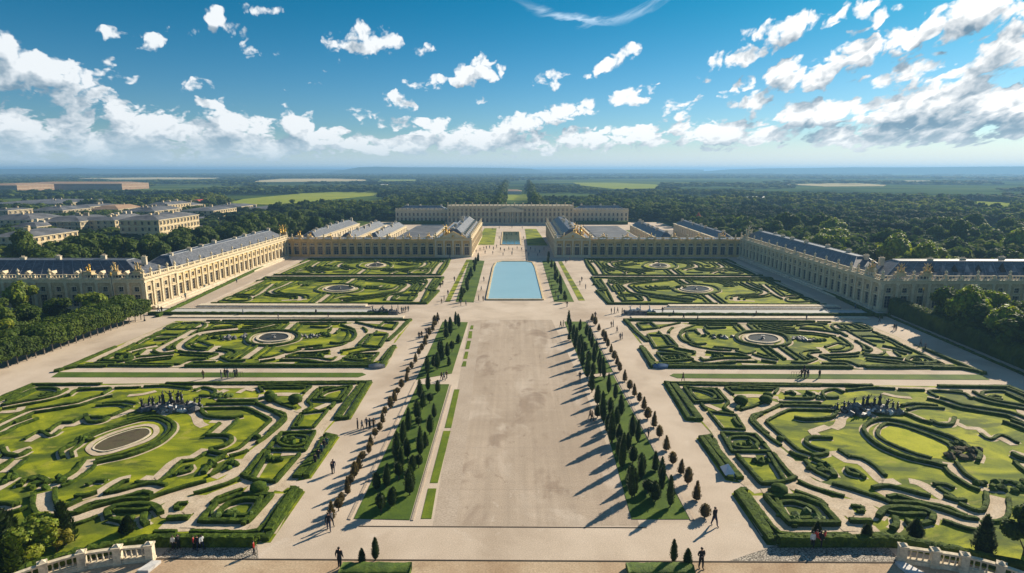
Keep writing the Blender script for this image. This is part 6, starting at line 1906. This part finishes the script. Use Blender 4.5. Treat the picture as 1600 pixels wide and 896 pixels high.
def person_mesh(pose, top, bottom, female=False, h=1.74):
    """one continuous skinned body, posed; metres, facing -Y"""
    st = {'stand': 0.05, 'walk': .26, 'hands': .1}[pose]
    V = {}
    V['pel'] = (0, 0, .94); V['wai'] = (0, -.01, 1.10); V['che'] = (0, 0, 1.32); V['nec'] = (0, 0, 1.47); V['hea'] = (0, -.02, 1.56); V['top'] = (0, -.01, 1.70)
    sw = .19 if not female else .165
    for s, n in ((-1, 'l'), (1, 'r')):
        f = s * st
        V['hip' + n] = (s * .09, 0, .90); V['kne' + n] = (s * .10, -f * .55 - .02, .50); V['ank' + n] = (s * .10, -f * .95 + .02, .09); V['toe' + n] = (s * .12, -f * .95 - .16, .035)
        V['sho' + n] = (s * sw, 0, 1.41)
        if pose == 'hands': V['elb' + n] = (s * (sw + .10), .04, 1.14); V['wri' + n] = (s * .13, -.16, 1.10); V['han' + n] = (s * .06, -.22, 1.12)
        else: V['elb' + n] = (s * (sw + .07), f * .35 + .03, 1.13); V['wri' + n] = (s * (sw + .08), f * .8 - .05, .90); V['han' + n] = (s * (sw + .07), f * .9 - .08, .80)
    E = [('pel', 'wai'), ('wai', 'che'), ('che', 'nec'), ('nec', 'hea'), ('hea', 'top')]
    Rr = {'pel': .155, 'wai': .145, 'che': .175, 'nec': .055, 'hea': .085, 'top': .075}
    for n in 'lr':
        E += [('pel', 'hip' + n), ('hip' + n, 'kne' + n), ('kne' + n, 'ank' + n), ('ank' + n, 'toe' + n), ('che', 'sho' + n), ('sho' + n, 'elb' + n), ('elb' + n, 'wri' + n), ('wri' + n, 'han' + n)]
        Rr.update({'hip' + n: .12, 'kne' + n: .08, 'ank' + n: .055, 'toe' + n: .038, 'sho' + n: .08, 'elb' + n: .055, 'wri' + n: .032, 'han' + n: .036})
    ks = list(V); me = bpy.data.meshes.new('p'); me.from_pydata([V[k] for k in ks], [(ks.index(a), ks.index(b)) for a, b in E], [])
    o = bpy.data.objects.new('p', me); COL.objects.link(o)
    md = o.modifiers.new('s', 'SKIN'); md.use_smooth_shade = True
    for i, k in enumerate(ks): me.skin_vertices[0].data[i].radius = (Rr[k], Rr[k] * (.8 if k in ('pel', 'wai', 'che') else 1))
    me.skin_vertices[0].data[0].use_root = True
    sb = o.modifiers.new('b', 'SUBSURF'); sb.levels = 1; sb.render_levels = 1
    dg = bpy.context.evaluated_depsgraph_get(); ev = o.evaluated_get(dg)
    out = bpy.data.meshes.new_from_object(ev, depsgraph=dg); out.name = 'person'
    bpy.data.objects.remove(o); bpy.data.meshes.remove(me)
    for m in (M_skin, CL_[top], CL_[bottom], M_dark): out.materials.append(m)
    for p in out.polygons:
        c = p.center; r = math.hypot(c.x, c.y)
        hand = (c.z < .92 and abs(c.x) > sw + .035 and c.z > .7) if pose != 'hands' else (c.y < -.17 and c.z > 1.0)
        if c.z > 1.475 or hand: p.material_index = 0
        elif c.z > .93 or (abs(c.x) > sw + .02 and c.z > .75): p.material_index = 1
        elif c.z > .09: p.material_index = 2
        else: p.material_index = 3
    if female:   # skirt falls from the hips as part of the clothing
        pass
    s = h / 1.74
    for v in out.vertices: v.co *= s
    mb = MB(); blob(mb, (0, .012, 1.635), (.098, .108, .10), 2, .1, seed=h)
    mb.v = [(a * s, b * s, max(c_, 1.60 if b < -.03 else (1.46 if female else 1.54)) * s) for a, b, c_ in mb.v]
    hair = mb.mesh('hair', M_hair, True)
    # nose and ears give the head a face
    return out, hair


PM = {}
for (pose, top, bot, fem) in (('stand', 'black', 'black', False), ('walk', 'black', 'navy', False), ('stand', 'navy', 'grey', False), ('walk', 'grey', 'black', True), ('hands', 'black', 'black', False), ('stand', 'red', 'black', True), ('walk', 'red', 'navy', False), ('stand', 'white', 'black', True), ('walk', 'brown', 'black', True), ('stand', 'teal', 'navy', False), ('walk', 'white', 'navy', False)):
    PM[(pose, top)] = person_mesh(pose, top, bot, fem, 1.66 if fem else 1.76)


def person(px, py, key, rz, label, group=None, s=1.0):
    x, y = at(px, py); me, hair = PM[key]
    o = link('person', me, None, (x, y, .006), rz, s); tag(o, label, 'person', group); link('hair', hair, o)
    return o


person(531, 888, ('stand', 'black'), 2.9, 'person in black standing at the front left of the esplanade beside the hedge', None, 1.38)
person(1095, 889, ('hands', 'black'), .3, 'person in black standing at the front right beside the clipped cones', None, 1.38)
person(397, 866, ('stand', 'red'), 1.9, 'person in a red top walking alone on the left cobbles', None, .95)
for i, (px, py, k, lab) in enumerate(((271, 858, ('stand', 'white'), 'person in white by the left parterre hedge, left end of the group on the cobbles'), (279, 857, ('stand', 'black'), 'person in black second from the left by the parterre hedge on the left cobbles'),
                                      (303, 858, ('stand', 'red'), 'person in red in the group by the parterre hedge on the left cobbles'), (309, 859, ('walk', 'black'), 'person in black beside the red top by the left parterre hedge'), (316, 858, ('walk', 'white'), 'person in white at the right end of the group by the left parterre hedge'))):
    person(px, py, k, i, lab, None, .95)
for i, (px, py, k, lab) in enumerate(((1269, 856, ('stand', 'white'), 'person in white left of the group in red by the right parterre'), (1275, 854, ('walk', 'red'), 'person in red in the middle of the group by the right parterre'),
                                      (1281, 856, ('stand', 'black'), 'person in black in front of the red group by the right parterre'), (1287, 853, ('stand', 'red'), 'person in red at the right of the group by the right parterre'))):
    person(px, py, k, i * 1.3, lab, None, 1.15)
person(514, 829, ('walk', 'black'), .4, 'person in black walking at the lower end of the left brown tree row', None, 1.25)
person(518, 822, ('walk', 'grey'), .9, 'person in grey at the lower end of the left brown tree row', None, 1.15)
person(1116, 822, ('walk', 'black'), .5, 'person in black walking at the lower end of the right brown tree row', None, 1.35)
GR = [
    ('people strolling on the left promenade', 'person in dark clothes strolling on the left promenade', [(559, 671), (566, 672), (573, 669), (578, 671), (584, 670), (519, 741), (521, 739), (498, 722), (503, 712), (507, 706), (511, 700), (493, 728), (655, 530), (659, 529), (684, 506), (666, 524)]),
    ('people by the rail between the left parterres', 'person in dark clothes on the gravel between the two nearest left parterres', [(318, 592), (352, 590), (356, 591), (367, 590), (370, 589), (346, 592)]),
    ('people between the right parterres', 'person in dark clothes on the gravel between the two nearest right parterres', [(1252, 590), (1257, 591), (1256, 584), (1280, 591), (1067, 596), (1262, 590)]),
    ('people at the head of the right promenade', 'person in dark clothes at the head of the right promenade', [(955, 491), (960, 490), (965, 489), (972, 492), (975, 493), (955, 512), (958, 511), (969, 532), (972, 530), (964, 520), (926, 500), (930, 498)]),
    ('people by the left channel', 'person in dark clothes by the left channel', [(380, 493), (435, 500), (494, 493), (513, 497), (631, 489), (634, 488), (628, 490), (622, 486), (638, 487), (613, 490), (620, 492)]),
    ('people by the right channel', 'person in dark clothes by the right channel', [(1068, 500), (1052, 494), (1181, 495), (1260, 501), (1090, 502), (1035, 490)]),
    ('people on the road by the left wing', 'person in dark clothes on the sunlit road by the left wing', [(248, 488), (253, 489), (296, 458), (300, 457), (320, 453), (327, 450), (370, 442), (392, 425), (404, 415), (372, 430), (290, 467)]),
    ('people on the shaded road by the right wing', 'person in dark clothes on the shaded road by the right wing', [(1374, 504), (1397, 516), (1400, 517), (1438, 541), (1445, 548), (1336, 484), (1290, 455), (1240, 430)]),
    ('people beside the pool', 'person in dark clothes on the gravel beside the blue pool', [(690, 475), (694, 470), (700, 462), (688, 450), (692, 446), (720, 478), (756, 440), (752, 455), (748, 470), (755, 471), (858, 440), (862, 452), (868, 462), (872, 470), (710, 440), (906, 446), (909, 440), (915, 452), (728, 478), (886, 480), (700, 408), (703, 404), (706, 400), (884, 412), (890, 408)]),
    ('people before the rear court', 'person in dark clothes in the court before the rear palace', [(744, 396), (750, 392), (756, 391), (760, 390), (765, 389), (771, 391), (776, 388), (782, 392), (788, 394), (795, 391), (801, 393), (808, 390), (815, 392), (822, 395), (829, 391), (836, 393), (843, 396), (850, 392), (758, 397), (770, 398), (786, 400), (800, 399), (826, 400), (840, 401), (770, 360), (780, 358), (800, 357), (816, 358), (792, 370), (780, 374), (818, 374)]),
    ('people under the right conifers', 'person in dark clothes on the esplanade edge by the right conifers', [(876, 512), (880, 511), (906, 594), (922, 655), (925, 658), (1013, 684), (990, 755)]),
    ('people in the left strip gap', 'person in dark clothes in the gap between the two left grass strips', [(690, 594), (698, 592), (694, 595)]),
]
ks = [('walk', 'black'), ('stand', 'navy'), ('walk', 'grey'), ('stand', 'black'), ('walk', 'brown'), ('stand', 'teal')]
rng = random.Random(12)
for g, lab, L in GR:
    for i, (px, py) in enumerate(L):
        person(px, py, ks[rng.randrange(6)], rng.uniform(0, 6.28), lab, g, rng.uniform(.98, 1.15))
# iron rail where the group stands between the left parterres
for (px, lab) in ((368, 'low iron rail beside the people between the left parterres'), (1252, 'low iron rail beside the people between the right parterres')):
    x, y = at(px, 589); root = empty('iron_rail', (x, y, 0)); tag(root, lab, 'railing')
    mb = MB()
    for i in range(8): mb.tube((i * .5 - 2, 0, 0), (i * .5 - 2, 0, 1.0), .03, .03, 5)
    mb.build('uprights', M_iron, root); mb = MB(); mb.tube((-2, 0, 1.0), (1.5, 0, 1.0), .035, .035, 5); mb.build('top_rail', M_iron, root)
# bare sculpted shrubs on the mid lawns are part of the parterres
# ------------------------------------------------------------------ air
hz_m = bpy.data.materials.new('haze'); hz_m.use_nodes = True
nt = hz_m.node_tree; nt.nodes.clear()
pv = node(nt, 'ShaderNodeVolumePrincipled'); om = node(nt, 'ShaderNodeOutputMaterial'); nt.links.new(pv.outputs[0], om.inputs['Volume'])
pv.inputs['Color'].default_value = (.30, .58, .92, 1); pv.inputs['Density'].default_value = HAZE; pv.inputs['Anisotropy'].default_value = .2
mb = MB((0, 0, 0)); mb.box(-29000, 29000, -350, 31000, -1.2, 76)
tag(mb.build('haze', hz_m), kind='stuff')
